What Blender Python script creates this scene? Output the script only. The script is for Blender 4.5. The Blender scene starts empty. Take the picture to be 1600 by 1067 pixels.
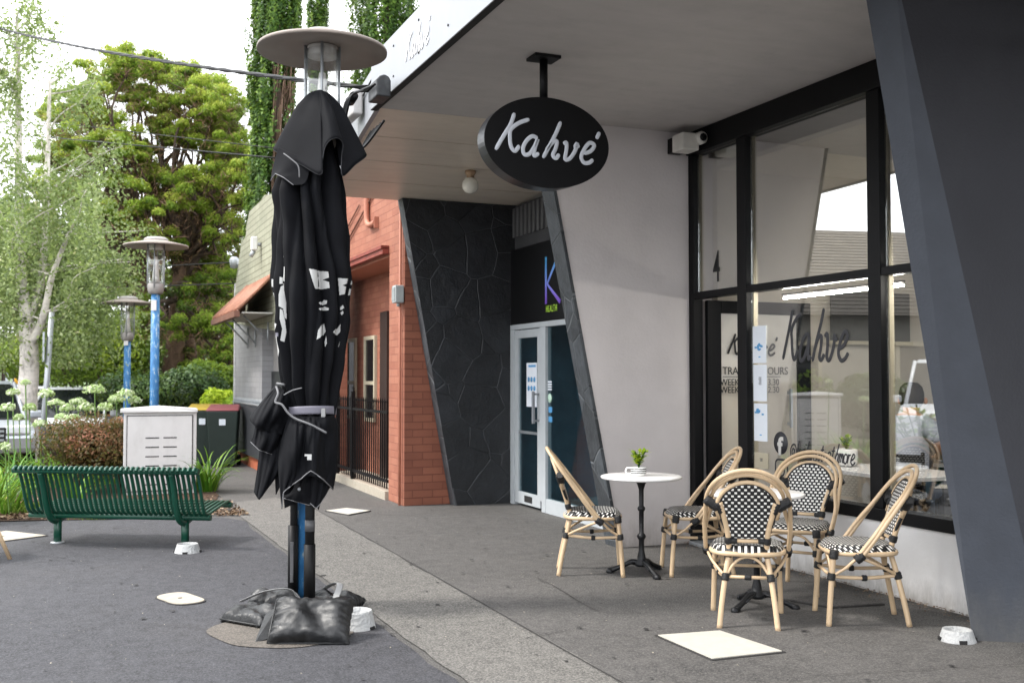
import bpy, bmesh, math, random
import numpy as np
from mathutils import Vector, Matrix, noise
random.seed(7); RNG = np.random.default_rng(11)
S = bpy.context.scene; COL = S.collection
R = math.radians
# ------------------------------------------------------------------ camera, world, sun, exposure
F, CH = 1650.0, 1.45
TH = math.atan((590 - 533.5) / F)
YAW = math.atan((800 - 110) / (F / math.cos(TH)))
cd = bpy.data.cameras.new('camera'); cam = bpy.data.objects.new('camera', cd); COL.objects.link(cam)
cam.location = (0, 0, CH); cam.rotation_euler = (R(90) + TH, 0, -YAW)
cd.sensor_width = 36; cd.lens = F / 1600 * 36; cd.clip_end = 800; cd.clip_start = 0.05
cd.dof.use_dof = True; cd.dof.focus_distance = 7.2; cd.dof.aperture_fstop = 3.2
S.camera = cam
SUN_EL, SUN_AZ = R(52), R(-75)       # azimuth measured from +Y towards +X (sun over the street)
W = bpy.data.worlds.new('World'); S.world = W; W.use_nodes = True
wn, wl = W.node_tree.nodes, W.node_tree.links
bg = wn['Background']; sky = wn.new('ShaderNodeTexSky'); sky.sky_type = 'NISHITA'; sky.sun_disc = False
sky.sun_elevation = SUN_EL; sky.sun_rotation = SUN_AZ; sky.air_density = 1.0; sky.dust_density = 2.0
tc = wn.new('ShaderNodeTexCoord'); mp = wn.new('ShaderNodeMapping'); mp.inputs['Scale'].default_value = (1, 1, 2.6)
nz = wn.new('ShaderNodeTexNoise'); nz.inputs['Scale'].default_value = 2.3; nz.inputs['Detail'].default_value = 7
nz.inputs['Roughness'].default_value = .55
cr = wn.new('ShaderNodeValToRGB'); cr.color_ramp.elements[0].position = .34; cr.color_ramp.elements[1].position = .52
cr.color_ramp.elements[0].color = (.62, .62, .62, 1)
mx = wn.new('ShaderNodeMix'); mx.data_type = 'RGBA'
wl.new(tc.outputs['Generated'], mp.inputs[0]); wl.new(mp.outputs[0], nz.inputs[0]); wl.new(nz.outputs[0], cr.inputs[0])
wl.new(cr.outputs[0], mx.inputs[0]); wl.new(sky.outputs[0], mx.inputs[6]); mx.inputs[7].default_value = (7.6, 7.75, 8.0, 1)
wl.new(mx.outputs[2], bg.inputs[0]); bg.inputs[1].default_value = .15
sd = bpy.data.lights.new('sun', 'SUN'); sd.energy = 1.5; sd.angle = R(10); sd.color = (1, .96, .9)
sun = bpy.data.objects.new('sun', sd); COL.objects.link(sun)
sv = Vector((math.sin(SUN_AZ) * math.cos(SUN_EL), math.cos(SUN_AZ) * math.cos(SUN_EL), math.sin(SUN_EL)))
sun.rotation_euler = sv.to_track_quat('Z', 'Y').to_euler(); sun.location = (0, 0, 30)
S.view_settings.view_transform = 'Standard'; S.view_settings.look = 'None'; S.view_settings.gamma = 1
S.view_settings.exposure = 1.6
S.render.engine = 'CYCLES'

# ------------------------------------------------------------------ pixel -> point helpers (photo is 1600 wide)
def ray(px, py):
    r, u = px - 800, 533.5 - py
    f2 = F * math.cos(TH) - u * math.sin(TH); u2 = F * math.sin(TH) + u * math.cos(TH)
    return Vector((f2 * math.sin(YAW) + r * math.cos(YAW), f2 * math.cos(YAW) - r * math.sin(YAW), u2))
C0 = Vector((0, 0, CH))
def G(px, py, z=0): d = ray(px, py); return C0 + d * ((z - CH) / d.z)
def PX(px, py, X): d = ray(px, py); return C0 + d * (X / d.x)
def PY(px, py, Y): d = ray(px, py); return C0 + d * (Y / d.y)

# ------------------------------------------------------------------ materials
MATS = {}
def nt(name):
    m = bpy.data.materials.new(name); m.use_nodes = True
    n, l = m.node_tree.nodes, m.node_tree.links
    return m, n, l, n['Principled BSDF']
def lin(c):
    if isinstance(c, str):
        c = tuple(int(c[i:i + 2], 16) / 255 for i in (0, 2, 4))
        return tuple(v / 12.92 if v <= .04045 else ((v + .055) / 1.055) ** 2.4 for v in c)
    return c
def ramp(n, l, src, stops):
    c = n.new('ShaderNodeValToRGB'); e = c.color_ramp.elements
    while len(e) < len(stops): e.new(.5)
    for i, (p, col) in enumerate(stops):
        e[i].position = p; col = lin(col); e[i].color = (*col, 1)
    l.new(src, c.inputs[0]); return c.outputs[0]
def tex(n, l, kind, scale, detail=4, coord='Object', sc3=(1, 1, 1), rough=.55):
    t = n.new('ShaderNodeTexCoord'); m = n.new('ShaderNodeMapping'); m.inputs['Scale'].default_value = sc3
    l.new(t.outputs[coord], m.inputs[0]); x = n.new(kind); l.new(m.outputs[0], x.inputs[0])
    x.inputs['Scale'].default_value = scale
    if kind == 'ShaderNodeTexNoise': x.inputs['Detail'].default_value = detail; x.inputs['Roughness'].default_value = rough
    return x
def mixc(n, l, fac, a, b, mode='MIX'):
    m = n.new('ShaderNodeMix'); m.data_type = 'RGBA'; m.blend_type = mode
    for i, v in ((0, fac), (6, a), (7, b)):
        if isinstance(v, bpy.types.NodeSocket): l.new(v, m.inputs[i])
        elif i == 0: m.inputs[0].default_value = v
        else: m.inputs[i].default_value = (*lin(v), 1)
    return m.outputs[2]
def bumpn(n, l, b, src, strength, dist=.01, prev=None):
    bp = n.new('ShaderNodeBump'); bp.inputs['Strength'].default_value = strength; bp.inputs['Distance'].default_value = dist
    l.new(src, bp.inputs['Height'])
    if prev: l.new(prev, bp.inputs['Normal'])
    l.new(bp.outputs[0], b.inputs['Normal']); return bp.outputs[0]
def pm(name, col, rough=.6, metal=0, var=.12, scale=6, bump=0, bscale=60, sc3=(1, 1, 1), spec=.5, rvar=0, dist=.01, dirt=0, dirtc=None):
    if name in MATS: return MATS[name]
    m, n, l, b = nt(name); c = lin(col)
    x = tex(n, l, 'ShaderNodeTexNoise', scale, 6, sc3=sc3)
    lo = tuple(max(0, v * (1 - var)) for v in c); hi = tuple(min(1, v * (1 + var)) for v in c)
    o = ramp(n, l, x.outputs[0], [(.3, lo), (.7, hi)])
    if dirt:
        y = tex(n, l, 'ShaderNodeTexNoise', scale * .6 + 1.3, 8, sc3=(1, 1, .5), rough=.7)
        f = ramp(n, l, y.outputs[0], [(.5, (0, 0, 0)), (.72, (dirt, dirt, dirt))])
        o = mixc(n, l, f, o, dirtc or tuple(v * .35 for v in c))
    l.new(o, b.inputs['Base Color']); b.inputs['Roughness'].default_value = rough; b.inputs['Metallic'].default_value = metal
    b.inputs['Specular IOR Level'].default_value = spec
    if rvar:
        y = tex(n, l, 'ShaderNodeTexNoise', scale * 2, 5)
        l.new(ramp(n, l, y.outputs[0], [(.3, (rough - rvar,) * 3), (.7, (rough + rvar,) * 3)]), b.inputs['Roughness'])
    if bump:
        y = tex(n, l, 'ShaderNodeTexNoise', bscale, 5); bumpn(n, l, b, y.outputs[0], bump, dist)
    MATS[name] = m; return m
def asphalt(name, dark, light, speck, big=.5, sp=.62, rough=.85, tint=None):
    m, n, l, b = nt(name)
    a = tex(n, l, 'ShaderNodeTexNoise', .9, 7, rough=.6); g = tex(n, l, 'ShaderNodeTexNoise', 85, 4, rough=.8)
    v = tex(n, l, 'ShaderNodeTexVoronoi', 75); mid = tex(n, l, 'ShaderNodeTexNoise', 11, 5)
    base = ramp(n, l, a.outputs[0], [(.3, dark), (.7, light)])
    if tint:
        y = tex(n, l, 'ShaderNodeTexNoise', .45, 5, rough=.65)
        base = mixc(n, l, ramp(n, l, y.outputs[0], [(.48, (0, 0, 0)), (.66, (.55, .55, .55))]), base, tint)
    st = tex(n, l, 'ShaderNodeTexNoise', .8, 9, rough=.7); base = mixc(n, l, .75, base, ramp(n, l, st.outputs[0], [(.36, (.42, .42, .43)), (.47, (.85, .85, .85)), (.56, (1.0, 1.0, 1.0)), (.68, (1.4, 1.38, 1.34))]), 'MULTIPLY')
    base = mixc(n, l, ramp(n, l, mid.outputs[0], [(.35, (0, 0, 0)), (.75, (.35, .35, .35))]), base, speck)
    base = mixc(n, l, ramp(n, l, g.outputs[0], [(.44, (0, 0, 0)), (sp, (.95, .95, .95))]), base, speck)
    dk = ramp(n, l, v.outputs['Distance'], [(.0, (.42, .42, .42)), (.35, (1, 1, 1))])
    base = mixc(n, l, big, base, dk, 'MULTIPLY')
    fl = tex(n, l, 'ShaderNodeTexNoise', 26, 2, rough=.4)
    base = mixc(n, l, ramp(n, l, fl.outputs[0], [(.77, (0, 0, 0)), (.80, (.5, .5, .5))]), base, 'b5aea2')
    l.new(base, b.inputs['Base Color']); b.inputs['Roughness'].default_value = rough
    p = bumpn(n, l, b, g.outputs[0], .5, .006); bumpn(n, l, b, v.outputs['Distance'], .35, .004, p)
    MATS[name] = m; return m
def brick(name, c1, c2, mort, axis, bw=.24, bh=.086, rough=.75, ms=.012, bstr=.6, var=.3):
    m, n, l, b = nt(name)
    t = n.new('ShaderNodeTexCoord'); s = n.new('ShaderNodeSeparateXYZ'); c = n.new('ShaderNodeCombineXYZ')
    l.new(t.outputs['Object'], s.inputs[0]); l.new(s.outputs[axis], c.inputs[0]); l.new(s.outputs[2], c.inputs[1])
    k = n.new('ShaderNodeTexBrick'); l.new(c.outputs[0], k.inputs[0]); k.inputs['Scale'].default_value = 1
    k.inputs['Color1'].default_value = (*lin(c1), 1); k.inputs['Color2'].default_value = (*lin(c2), 1); k.inputs['Mortar'].default_value = (*lin(mort), 1)
    k.inputs['Mortar Size'].default_value = ms * .5; k.inputs['Mortar Smooth'].default_value = .3
    k.inputs['Brick Width'].default_value = bw; k.inputs['Row Height'].default_value = bh
    x = tex(n, l, 'ShaderNodeTexNoise', 2.5, 7); o = mixc(n, l, var, k.outputs[0], ramp(n, l, x.outputs[0], [(.3, (.35, .3, .28)), (.7, (1, 1, 1))]), 'MULTIPLY')
    l.new(o, b.inputs['Base Color']); b.inputs['Roughness'].default_value = rough
    inv = n.new('ShaderNodeMath'); inv.operation = 'SUBTRACT'; inv.inputs[0].default_value = 1; l.new(k.outputs['Fac'], inv.inputs[1])
    y = tex(n, l, 'ShaderNodeTexNoise', 45, 5)
    p = bumpn(n, l, b, inv.outputs[0], bstr, .012); bumpn(n, l, b, y.outputs[0], .3, .006, p)
    MATS[name] = m; return m
def stone(name, axis, col='1f2125', line='4c4e52', scale=2.9):
    m, n, l, b = nt(name)
    t = n.new('ShaderNodeTexCoord'); s = n.new('ShaderNodeSeparateXYZ'); c = n.new('ShaderNodeCombineXYZ')
    l.new(t.outputs['Object'], s.inputs[0]); l.new(s.outputs[axis], c.inputs[0]); l.new(s.outputs[2], c.inputs[1])
    w = n.new('ShaderNodeTexNoise'); w.inputs['Scale'].default_value = 1.6; l.new(c.outputs[0], w.inputs[0])
    ad = n.new('ShaderNodeMix'); ad.data_type = 'VECTOR'; ad.inputs[0].default_value = .09
    l.new(c.outputs[0], ad.inputs[4]); l.new(w.outputs['Color'], ad.inputs[5])
    v = n.new('ShaderNodeTexVoronoi'); v.feature = 'DISTANCE_TO_EDGE'; v.inputs['Scale'].default_value = scale; l.new(ad.outputs[1], v.inputs[0])
    v2 = n.new('ShaderNodeTexVoronoi'); v2.inputs['Scale'].default_value = scale; l.new(ad.outputs[1], v2.inputs[0])
    x = tex(n, l, 'ShaderNodeTexNoise', 5, 9, rough=.65)
    brk = tex(n, l, 'ShaderNodeTexNoise', 2.2, 4)
    base = ramp(n, l, x.outputs[0], [(.3, tuple(q * .6 for q in lin(col))), (.75, tuple(q * 1.45 for q in lin(col)))])
    base = mixc(n, l, .7, base, ramp(n, l, v2.outputs['Color'], [(0, (.35, .35, .36)), (1, (1.3, 1.3, 1.3))]), 'MULTIPLY')
    e = ramp(n, l, v.outputs['Distance'], [(.006, (.9, .9, .9)), (.017, (0, 0, 0))])
    e2 = mixc(n, l, 1.0, e, ramp(n, l, brk.outputs[0], [(.4, (.12, .12, .12)), (.6, (1, 1, 1))]), 'MULTIPLY')
    base = mixc(n, l, e2, base, line)
    l.new(base, b.inputs['Base Color']); b.inputs['Roughness'].default_value = .55
    h = ramp(n, l, v.outputs['Distance'], [(.0, (0, 0, 0)), (.018, (1, 1, 1))])
    p = bumpn(n, l, b, h, .7, .015); bumpn(n, l, b, x.outputs[0], .55, .05, p)
    MATS[name] = m; return m
def weave(name, pu, pv, fill, white='e6e4df', black='0f1013', rotate=False):
    m, n, l, b = nt(name)
    t = n.new('ShaderNodeTexCoord'); s = n.new('ShaderNodeSeparateXYZ'); l.new(t.outputs['UV'], s.inputs[0])
    def M(op, a, bb=None):
        q = n.new('ShaderNodeMath'); q.operation = op
        for i, v in enumerate((a, bb)):
            if v is None: continue
            if isinstance(v, bpy.types.NodeSocket): l.new(v, q.inputs[i])
            else: q.inputs[i].default_value = v
        return q.outputs[0]
    v = M('DIVIDE', s.outputs[1], pv); row = M('FLOOR', v); fv = M('FRACT', v)
    par = M('MULTIPLY', M('MODULO', M('ADD', row, 1000), 2), .5)
    u = M('FRACT', M('ADD', M('ADD', M('DIVIDE', s.outputs[0], pu), par), 100))
    mu = M('LESS_THAN', u, fill); mv = M('MULTIPLY', M('GREATER_THAN', fv, .2), M('LESS_THAN', fv, .8))
    f = M('MULTIPLY', mu, mv)
    x = tex(n, l, 'ShaderNodeTexNoise', 30, 4)
    wv = mixc(n, l, .3, white, ramp(n, l, x.outputs[0], [(.3, (.6, .6, .58)), (.7, (1, 1, 1))]), 'MULTIPLY')
    l.new(mixc(n, l, f, black, wv), b.inputs['Base Color']); b.inputs['Roughness'].default_value = .45
    hu = M('SINE', M('MULTIPLY', u, 6.283 / fill)); hv = M('SINE', M('MULTIPLY', fv, 3.1416))
    bumpn(n, l, b, M('ADD', M('MULTIPLY', hv, .8), M('MULTIPLY', hu, .25)), .8, .004)
    MATS[name] = m; return m
def glass(name, refl, tint=(1, 1, 1), rough=0.0):
    m, n, l, b = nt(name); n.remove(b)
    tr = n.new('ShaderNodeBsdfTransparent'); tr.inputs[0].default_value = (*tint, 1)
    gl = n.new('ShaderNodeBsdfGlossy'); gl.inputs['Roughness'].default_value = rough; gl.inputs[0].default_value = (.96, .98, .97, 1)
    fr = n.new('ShaderNodeLayerWeight'); fr.inputs[0].default_value = .5
    pw = n.new('ShaderNodeMath'); pw.operation = 'POWER'; pw.inputs[1].default_value = 4; l.new(fr.outputs['Facing'], pw.inputs[0])
    a = n.new('ShaderNodeMath'); a.operation = 'MULTIPLY_ADD'; a.use_clamp = True; a.inputs[1].default_value = .8; a.inputs[2].default_value = refl; l.new(pw.outputs[0], a.inputs[0])
    mi = n.new('ShaderNodeMixShader'); l.new(a.outputs[0], mi.inputs[0]); l.new(tr.outputs[0], mi.inputs[1]); l.new(gl.outputs[0], mi.inputs[2])
    l.new(mi.outputs[0], n['Material Output'].inputs[0]); MATS[name] = m; return m
def leafmat(name, stops, trans=.35, rough=.55):
    m, n, l, b = nt(name)
    a = n.new('ShaderNodeAttribute'); a.attribute_name = 'rnd'
    c = ramp(n, l, a.outputs['Fac'], stops); l.new(c, b.inputs['Base Color']); b.inputs['Roughness'].default_value = rough
    b.inputs['Specular IOR Level'].default_value = .3
    t = n.new('ShaderNodeBsdfTranslucent'); l.new(mixc(n, l, .5, c, (.3, .42, .05), 'SCREEN'), t.inputs[0])
    mi = n.new('ShaderNodeMixShader'); mi.inputs[0].default_value = trans
    l.new(b.outputs[0], mi.inputs[1]); l.new(t.outputs[0], mi.inputs[2]); l.new(mi.outputs[0], n['Material Output'].inputs[0])
    MATS[name] = m; return m
def emis(name, col, st):
    m, n, l, b = nt(name); b.inputs['Emission Color'].default_value = (*lin(col), 1); b.inputs['Emission Strength'].default_value = st
    b.inputs['Base Color'].default_value = (*lin(col), 1); MATS[name] = m; return m

# ------------------------------------------------------------------ objects
def tag(o, label=None, cat=None, group=None, kind=None):
    for k, v in (('label', label), ('category', cat), ('group', group), ('kind', kind)):
        if v: o[k] = v
    return o
def thing(name, label, cat, loc=(0, 0, 0), rz=0, group=None):
    o = bpy.data.objects.new(name, None); o.empty_display_size = .1; COL.objects.link(o)
    o.location = loc; o.rotation_euler = (0, 0, rz); return tag(o, label, cat, group)
def worldloc(o):
    v = Vector((0, 0, 0))
    while o: v += Vector(o.location); o = o.parent
    return v
def link(name, me, m, parent=None):
    if m:
        for q in (m if isinstance(m, (list, tuple)) else [m]): me.materials.append(q)
    o = bpy.data.objects.new(name, me); COL.objects.link(o)
    if parent: o.parent = parent
    return o
class MB:
    def __init__(s): s.v = []; s.f = []; s.sm = []; s.mi = []; s.cur = 0
    def add(s, vs, fs, smooth=False, M=None):
        o = len(s.v)
        s.v += [tuple(M @ Vector(p)) if M else tuple(p) for p in vs]
        for f in fs: s.f.append(tuple(o + i for i in f)); s.sm.append(smooth); s.mi.append(s.cur)
        return s
    def box(s, a, b, M=None):
        x0, y0, z0 = a; x1, y1, z1 = b
        return s.add([(x0, y0, z0), (x1, y0, z0), (x1, y1, z0), (x0, y1, z0), (x0, y0, z1), (x1, y0, z1), (x1, y1, z1), (x0, y1, z1)],
                     [(0, 3, 2, 1), (4, 5, 6, 7), (0, 1, 5, 4), (1, 2, 6, 5), (2, 3, 7, 6), (3, 0, 4, 7)], M=M)
    def hexa(s, p):   # 8 corners ordered like box
        return s.add(p, [(0, 3, 2, 1), (4, 5, 6, 7), (0, 1, 5, 4), (1, 2, 6, 5), (2, 3, 7, 6), (3, 0, 4, 7)])
    def prism(s, poly, h, M=None):   # poly: 2D list CCW -> extruded in z by h
        n = len(poly)
        return s.add([(x, y, 0) for x, y in poly] + [(x, y, h) for x, y in poly],
                     [tuple(range(n))[::-1], tuple(range(n, 2 * n))] + [(i, (i + 1) % n, n + (i + 1) % n, n + i) for i in range(n)], M=M)
    def tube(s, pts, r, n=8, cap=True, flat=None, closed=False):
        P = [Vector(p) for p in pts]; N = len(P)
        rr = r if isinstance(r, (list, tuple)) else [r] * N
        vs = []; up = None
        for i in range(N):
            if closed: t = P[(i + 1) % N] - P[i - 1]
            else: t = P[min(i + 1, N - 1)] - P[max(i - 1, 0)]
            if t.length < 1e-9: t = Vector((0, 0, 1))
            t.normalize()
            if up is None: up = Vector((0, 0, 1)) if abs(t.z) < .9 else Vector((1, 0, 0))
            if flat is not None: bb = Vector(flat[0]); sd = t.cross(bb); sd.normalize(); fl = flat[1]
            else:
                sd = t.cross(up); sd.normalize(); bb = sd.cross(t); bb.normalize(); up = bb; fl = None
            for k in range(n):
                a = 2 * math.pi * k / n
                vs.append(P[i] + sd * math.cos(a) * rr[i] + bb * math.sin(a) * (fl if fl is not None else rr[i]))
        fs = [(i * n + k, i * n + (k + 1) % n, (i + 1) * n + (k + 1) % n, (i + 1) * n + k) for i in range(N - 1) for k in range(n)]
        if closed: fs += [((N - 1) * n + k, (N - 1) * n + (k + 1) % n, (k + 1) % n, k) for k in range(n)]
        s.add(vs, fs, True)
        if cap and not closed:
            o = len(s.v) - N * n
            s.f.append(tuple(o + k for k in range(n))[::-1]); s.sm.append(False); s.mi.append(s.cur)
            s.f.append(tuple(o + (N - 1) * n + k for k in range(n))); s.sm.append(False); s.mi.append(s.cur)
        return s
    def lathe(s, prof, c=(0, 0, 0), n=24, M=None, smooth=True, a0=0, sx=1, sy=1):
        vs = [(c[0] + r * sx * math.cos(a0 + 2 * math.pi * k / n), c[1] + r * sy * math.sin(a0 + 2 * math.pi * k / n), c[2] + z) for r, z in prof for k in range(n)]
        fs = [(i * n + k, i * n + (k + 1) % n, (i + 1) * n + (k + 1) % n, (i + 1) * n + k) for i in range(len(prof) - 1) for k in range(n)]
        s.add(vs, fs, smooth, M)
        o = len(s.v) - len(prof) * n
        if prof[0][0] > 1e-4: s.f.append(tuple(o + k for k in range(n))[::-1]); s.sm.append(False); s.mi.append(s.cur)
        if prof[-1][0] > 1e-4: s.f.append(tuple(o + (len(prof) - 1) * n + k for k in range(n))); s.sm.append(False); s.mi.append(s.cur)
        return s
    def grid(s, P, closed=False, smooth=True):
        r, c = len(P), len(P[0])
        s.add([q for row in P for q in row], [(i * c + j, i * c + (j + 1) % c, (i + 1) * c + (j + 1) % c, (i + 1) * c + j) for i in range(r - 1) for j in range(c if closed else c - 1)], smooth)
        return s
    def split(s, name, m, parent=None, world=False):
        n = len(s.v); p = list(range(n))
        def find(a):
            while p[a] != a: p[a] = p[p[a]]; a = p[a]
            return a
        for f in s.f:
            for q in f[1:]: p[find(q)] = find(f[0])
        g = {}
        for k, f in enumerate(s.f): g.setdefault(find(f[0]), []).append(k)
        for ks in g.values():
            ids = sorted({q for k in ks for q in s.f[k]}); mp_ = {a: i for i, a in enumerate(ids)}; w = MB()
            w.add([s.v[a] for a in ids], [tuple(mp_[q] for q in s.f[k]) for k in ks], s.sm[ks[0]]); w.build(name, m, parent, world=world)
    def build(s, name, m, parent=None, world=False, bevel=0, uv=None):
        v = s.v
        if world and parent: o = worldloc(parent); v = [(a - o.x, b - o.y, c - o.z) for a, b, c in v]
        me = bpy.data.meshes.new(name); me.from_pydata(v, [], s.f)
        me.polygons.foreach_set('use_smooth', s.sm); me.polygons.foreach_set('material_index', s.mi)
        if uv:
            L = me.uv_layers.new(name='UVMap'); 
            for lp in me.loops: L.data[lp.index].uv = uv[lp.vertex_index]
        me.update(); ob = link(name, me, m, parent)
        if bevel:
            b = ob.modifiers.new('bevel', 'BEVEL'); b.width = bevel; b.segments = 2; b.limit_method = 'ANGLE'; b.angle_limit = R(40)
        return ob
def cr_path(pts, k=6, closed=False):
    P = [Vector(p) for p in pts]; n = len(P); out = []
    for i in range(n if closed else n - 1):
        a, b, c, d = (P[(i - 1) % n], P[i], P[(i + 1) % n], P[(i + 2) % n]) if closed else (P[max(i - 1, 0)], P[i], P[i + 1], P[min(i + 2, n - 1)])
        for j in range(k):
            t = j / k
            out.append(.5 * ((2 * b) + (c - a) * t + (2 * a - 5 * b + 4 * c - d) * t * t + (3 * b - a - 3 * c + d) * t ** 3))
    if not closed: out.append(P[-1])
    return out
def copy_tree(o, parent=None):
    c = o.copy(); COL.objects.link(c); c.parent = parent
    for ch in list(o.children): copy_tree(ch, c)
    return c
def leafmesh(name, C, size, m, parent, nrm=None, asp=.55, rnd=None, jit=.35, up=0.0):
    """many small leaf quads; C (N,3) centres"""
    C = np.asarray(C, float); N = len(C)
    sz = size * (1 + jit * RNG.uniform(-1, 1, N))
    d = RNG.normal(size=(N, 3)) if nrm is None else np.asarray(nrm) + RNG.normal(size=(N, 3)) * .45
    d[:, 2] += up; d /= np.linalg.norm(d, axis=1)[:, None] + 1e-9
    a = np.cross(d, RNG.normal(size=(N, 3))); a /= np.linalg.norm(a, axis=1)[:, None] + 1e-9
    b = np.cross(d, a)
    A = a * sz[:, None]; B = b * (sz * asp)[:, None]
    V = np.stack([C - A, C - B * .9 + d * sz[:, None] * .15, C + A, C + B * .9 + d * sz[:, None] * .15], 1).reshape(-1, 3)
    me = bpy.data.meshes.new(name); me.vertices.add(4 * N); me.vertices.foreach_set('co', V.ravel())
    me.loops.add(4 * N); me.loops.foreach_set('vertex_index', np.arange(4 * N)); me.polygons.add(N)
    me.polygons.foreach_set('loop_start', np.arange(N) * 4); me.polygons.foreach_set('loop_total', np.full(N, 4))
    at = me.attributes.new('rnd', 'FLOAT', 'FACE'); r = RNG.uniform(0, 1, N) if rnd is None else np.clip(np.asarray(rnd) + RNG.normal(size=N) * .12, 0, 1)
    at.data.foreach_set('value', r); me.update(calc_edges=True); return link(name, me, m, parent)
def text_mb(txt, size, M, depth=.0015, cond=1.0, align='LEFT', sp=1.0, off=0.0):
    c = bpy.data.curves.new('t', 'FONT'); c.body = txt; c.size = size; c.extrude = depth; c.align_x = align; c.space_character = sp; c.offset = off; c.resolution_u = 3
    o = bpy.data.objects.new('t', c); COL.objects.link(o); bpy.context.view_layer.update()
    me = bpy.data.meshes.new_from_object(o.evaluated_get(bpy.context.evaluated_depsgraph_get()))
    mb = MB(); Q = M @ Matrix.Diagonal((cond, 1, 1, 1))
    mb.add([tuple(Q @ v.co) for v in me.vertices], [tuple(p.vertices) for p in me.polygons])
    bpy.data.objects.remove(o); bpy.data.curves.remove(c); bpy.data.meshes.remove(me); return mb
def frame(o, x, y):   # matrix from origin + x dir + y dir
    x = Vector(x).normalized(); y = Vector(y).normalized(); z = x.cross(y)
    M = Matrix.Identity(4)
    for i in range(3): M[i][0] = x[i]; M[i][1] = y[i]; M[i][2] = z[i]; M[i][3] = o[i]
    return M
GLY = {   # brush script strokes, unit = x height 1
 'K': ([[(.95, 2.0), (.72, 1.45), (.38, .75), (.02, .0)], [(1.72, 1.82), (1.25, 1.6), (.85, 1.2), (.86, .75), (.92, .2), (1.1, .0), (1.38, .38)]], 1.45),
 'a': ([[(1.0, .88), (.72, .98), (.35, .7), (.12, .25), (.22, -.06), (.5, .05), (.8, .45), (.98, .85), (.86, .35), (.88, .0), (1.12, .12)]], 1.12),
 'h': ([[(1.12, 1.95), (.88, 1.4), (.45, .65), (.1, -.1)], [(.25, .3), (.6, .78), (.88, .88), (.85, .5), (.7, .08), (.85, -.05), (1.12, .18)]], 1.12),
 'v': ([[(.05, .85), (.25, .95), (.28, .5), (.2, .05), (.42, -.05), (.75, .4), (.88, .9), (.8, .72), (1.08, .72)]], 1.06),
 'e': ([[(.15, .35), (.55, .5), (.85, .82), (.62, 1.0), (.28, .65), (.1, .2), (.3, -.08), (.62, -.02), (.88, .2)]], .98),
 's': ([[(.1, .1), (.5, .6), (.62, .95), (.62, .5), (.55, .05), (.2, .02)]], .78),
 't': ([[(.75, 1.6), (.5, .9), (.25, .2), (.4, -.05), (.7, .2)], [(.2, 1.1), (.9, 1.15)]], .72),
 'r': ([[(.2, .9), (.3, .8), (.1, 0)], [(.2, .45), (.5, .85), (.75, .85)]], .78),
 'm': ([[(.15, .9), (.25, .8), (.05, 0)], [(.15, .4), (.45, .9), (.55, .75), (.4, 0)], [(.5, .4), (.8, .9), (.9, .75), (.78, .1), (1.05, .1)]], 1.1),
 'o': ([[(.6, .95), (.25, .75), (.12, .25), (.35, -.05), (.7, .25), (.75, .75), (.55, .95)]], .85),
 'k': ([[(.75, 1.9), (.4, 1.0), (.1, 0)], [(.8, .95), (.45, .55), (.3, .45), (.6, .3), (.75, 0), (1.0, .15)]], 1.0),
 '@': ([[(1.0, .75), (.75, 1.0), (.5, .6), (.65, .3), (.95, .55), (1.05, .95), (1.0, .45), (1.25, .35), (1.45, .8), (1.15, 1.4), (.6, 1.35), (.2, .8), (.3, .1), (.8, -.15), (1.25, .0)]], 1.6),
}
def script_mb(word, M, xh, w, th=.003, accent=False, adv=1.0):
    mb = MB(); x = 0
    zz = M.to_3x3() @ Vector((0, 0, 1))
    for ch in word:
        st, ad = GLY[ch]
        if ch == 'e' and accent: st = st + [[(1.18, 1.75), (1.02, 1.35)]]
        for s in st:
            pts = cr_path([M @ Vector(((x + a) * xh, b * xh, 0)) for a, b in s], 6)
            n = len(pts); rr = [w * min(1, .35 + 1.3 * min(i, n - 1 - i) / 2) if min(i, n - 1 - i) < 1 else w for i in range(n)]
            mb.tube(pts, rr, 8, flat=(zz, th))
        x += ad * adv
    mb.width = x * xh; return mb

# ------------------------------------------------------------------ shared materials
M_ = MATS
def grime(name, z0, z1, col, amt, sc=3.0):
    m = MATS[name]; n, l = m.node_tree.nodes, m.node_tree.links; b = n['Principled BSDF']; src = b.inputs['Base Color'].links[0].from_socket
    t = n.new('ShaderNodeTexCoord'); q = n.new('ShaderNodeSeparateXYZ'); l.new(t.outputs['Object'], q.inputs[0])
    k = n.new('ShaderNodeMapRange'); k.inputs[1].default_value = z1; k.inputs[2].default_value = z0; l.new(q.outputs[2], k.inputs[0])
    x = tex(n, l, 'ShaderNodeTexNoise', sc, 8, sc3=(1, 1, .35), rough=.75); w = n.new('ShaderNodeMath'); w.operation = 'MULTIPLY'; l.new(k.outputs[0], w.inputs[0]); l.new(x.outputs[0], w.inputs[1])
    l.new(mixc(n, l, ramp(n, l, w.outputs[0], [(.22, (0, 0, 0)), (.6, (amt,) * 3)]), src, col), b.inputs['Base Color'])
asphalt('asphalt_walk', '282726', '3a3938', '6c6966', .55, .64)
asphalt('asphalt_dark', '18181b', '29292d', '525257', .5, .67, tint='2c2926')
asphalt('aggregate', '383735', '484644', '7c7974', .6, .60)
asphalt('asphalt_new', '363534', '413f3e', '6a6764', .5, .66)
asphalt('ring_patch', '403b36', '4a4540', '716a62', .6, .62)
asphalt('road', '5a5a5c', '6a6a6a', '858585', .4, .7)
pm('soil', '4a3626', .95, var=.5, scale=9, bump=1, bscale=40, dist=.05)
pm('white_plaster', 'dedcda', .8, var=.05, scale=3, bump=.15, bscale=25, dirt=.14, dirtc='a09a92')
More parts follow.
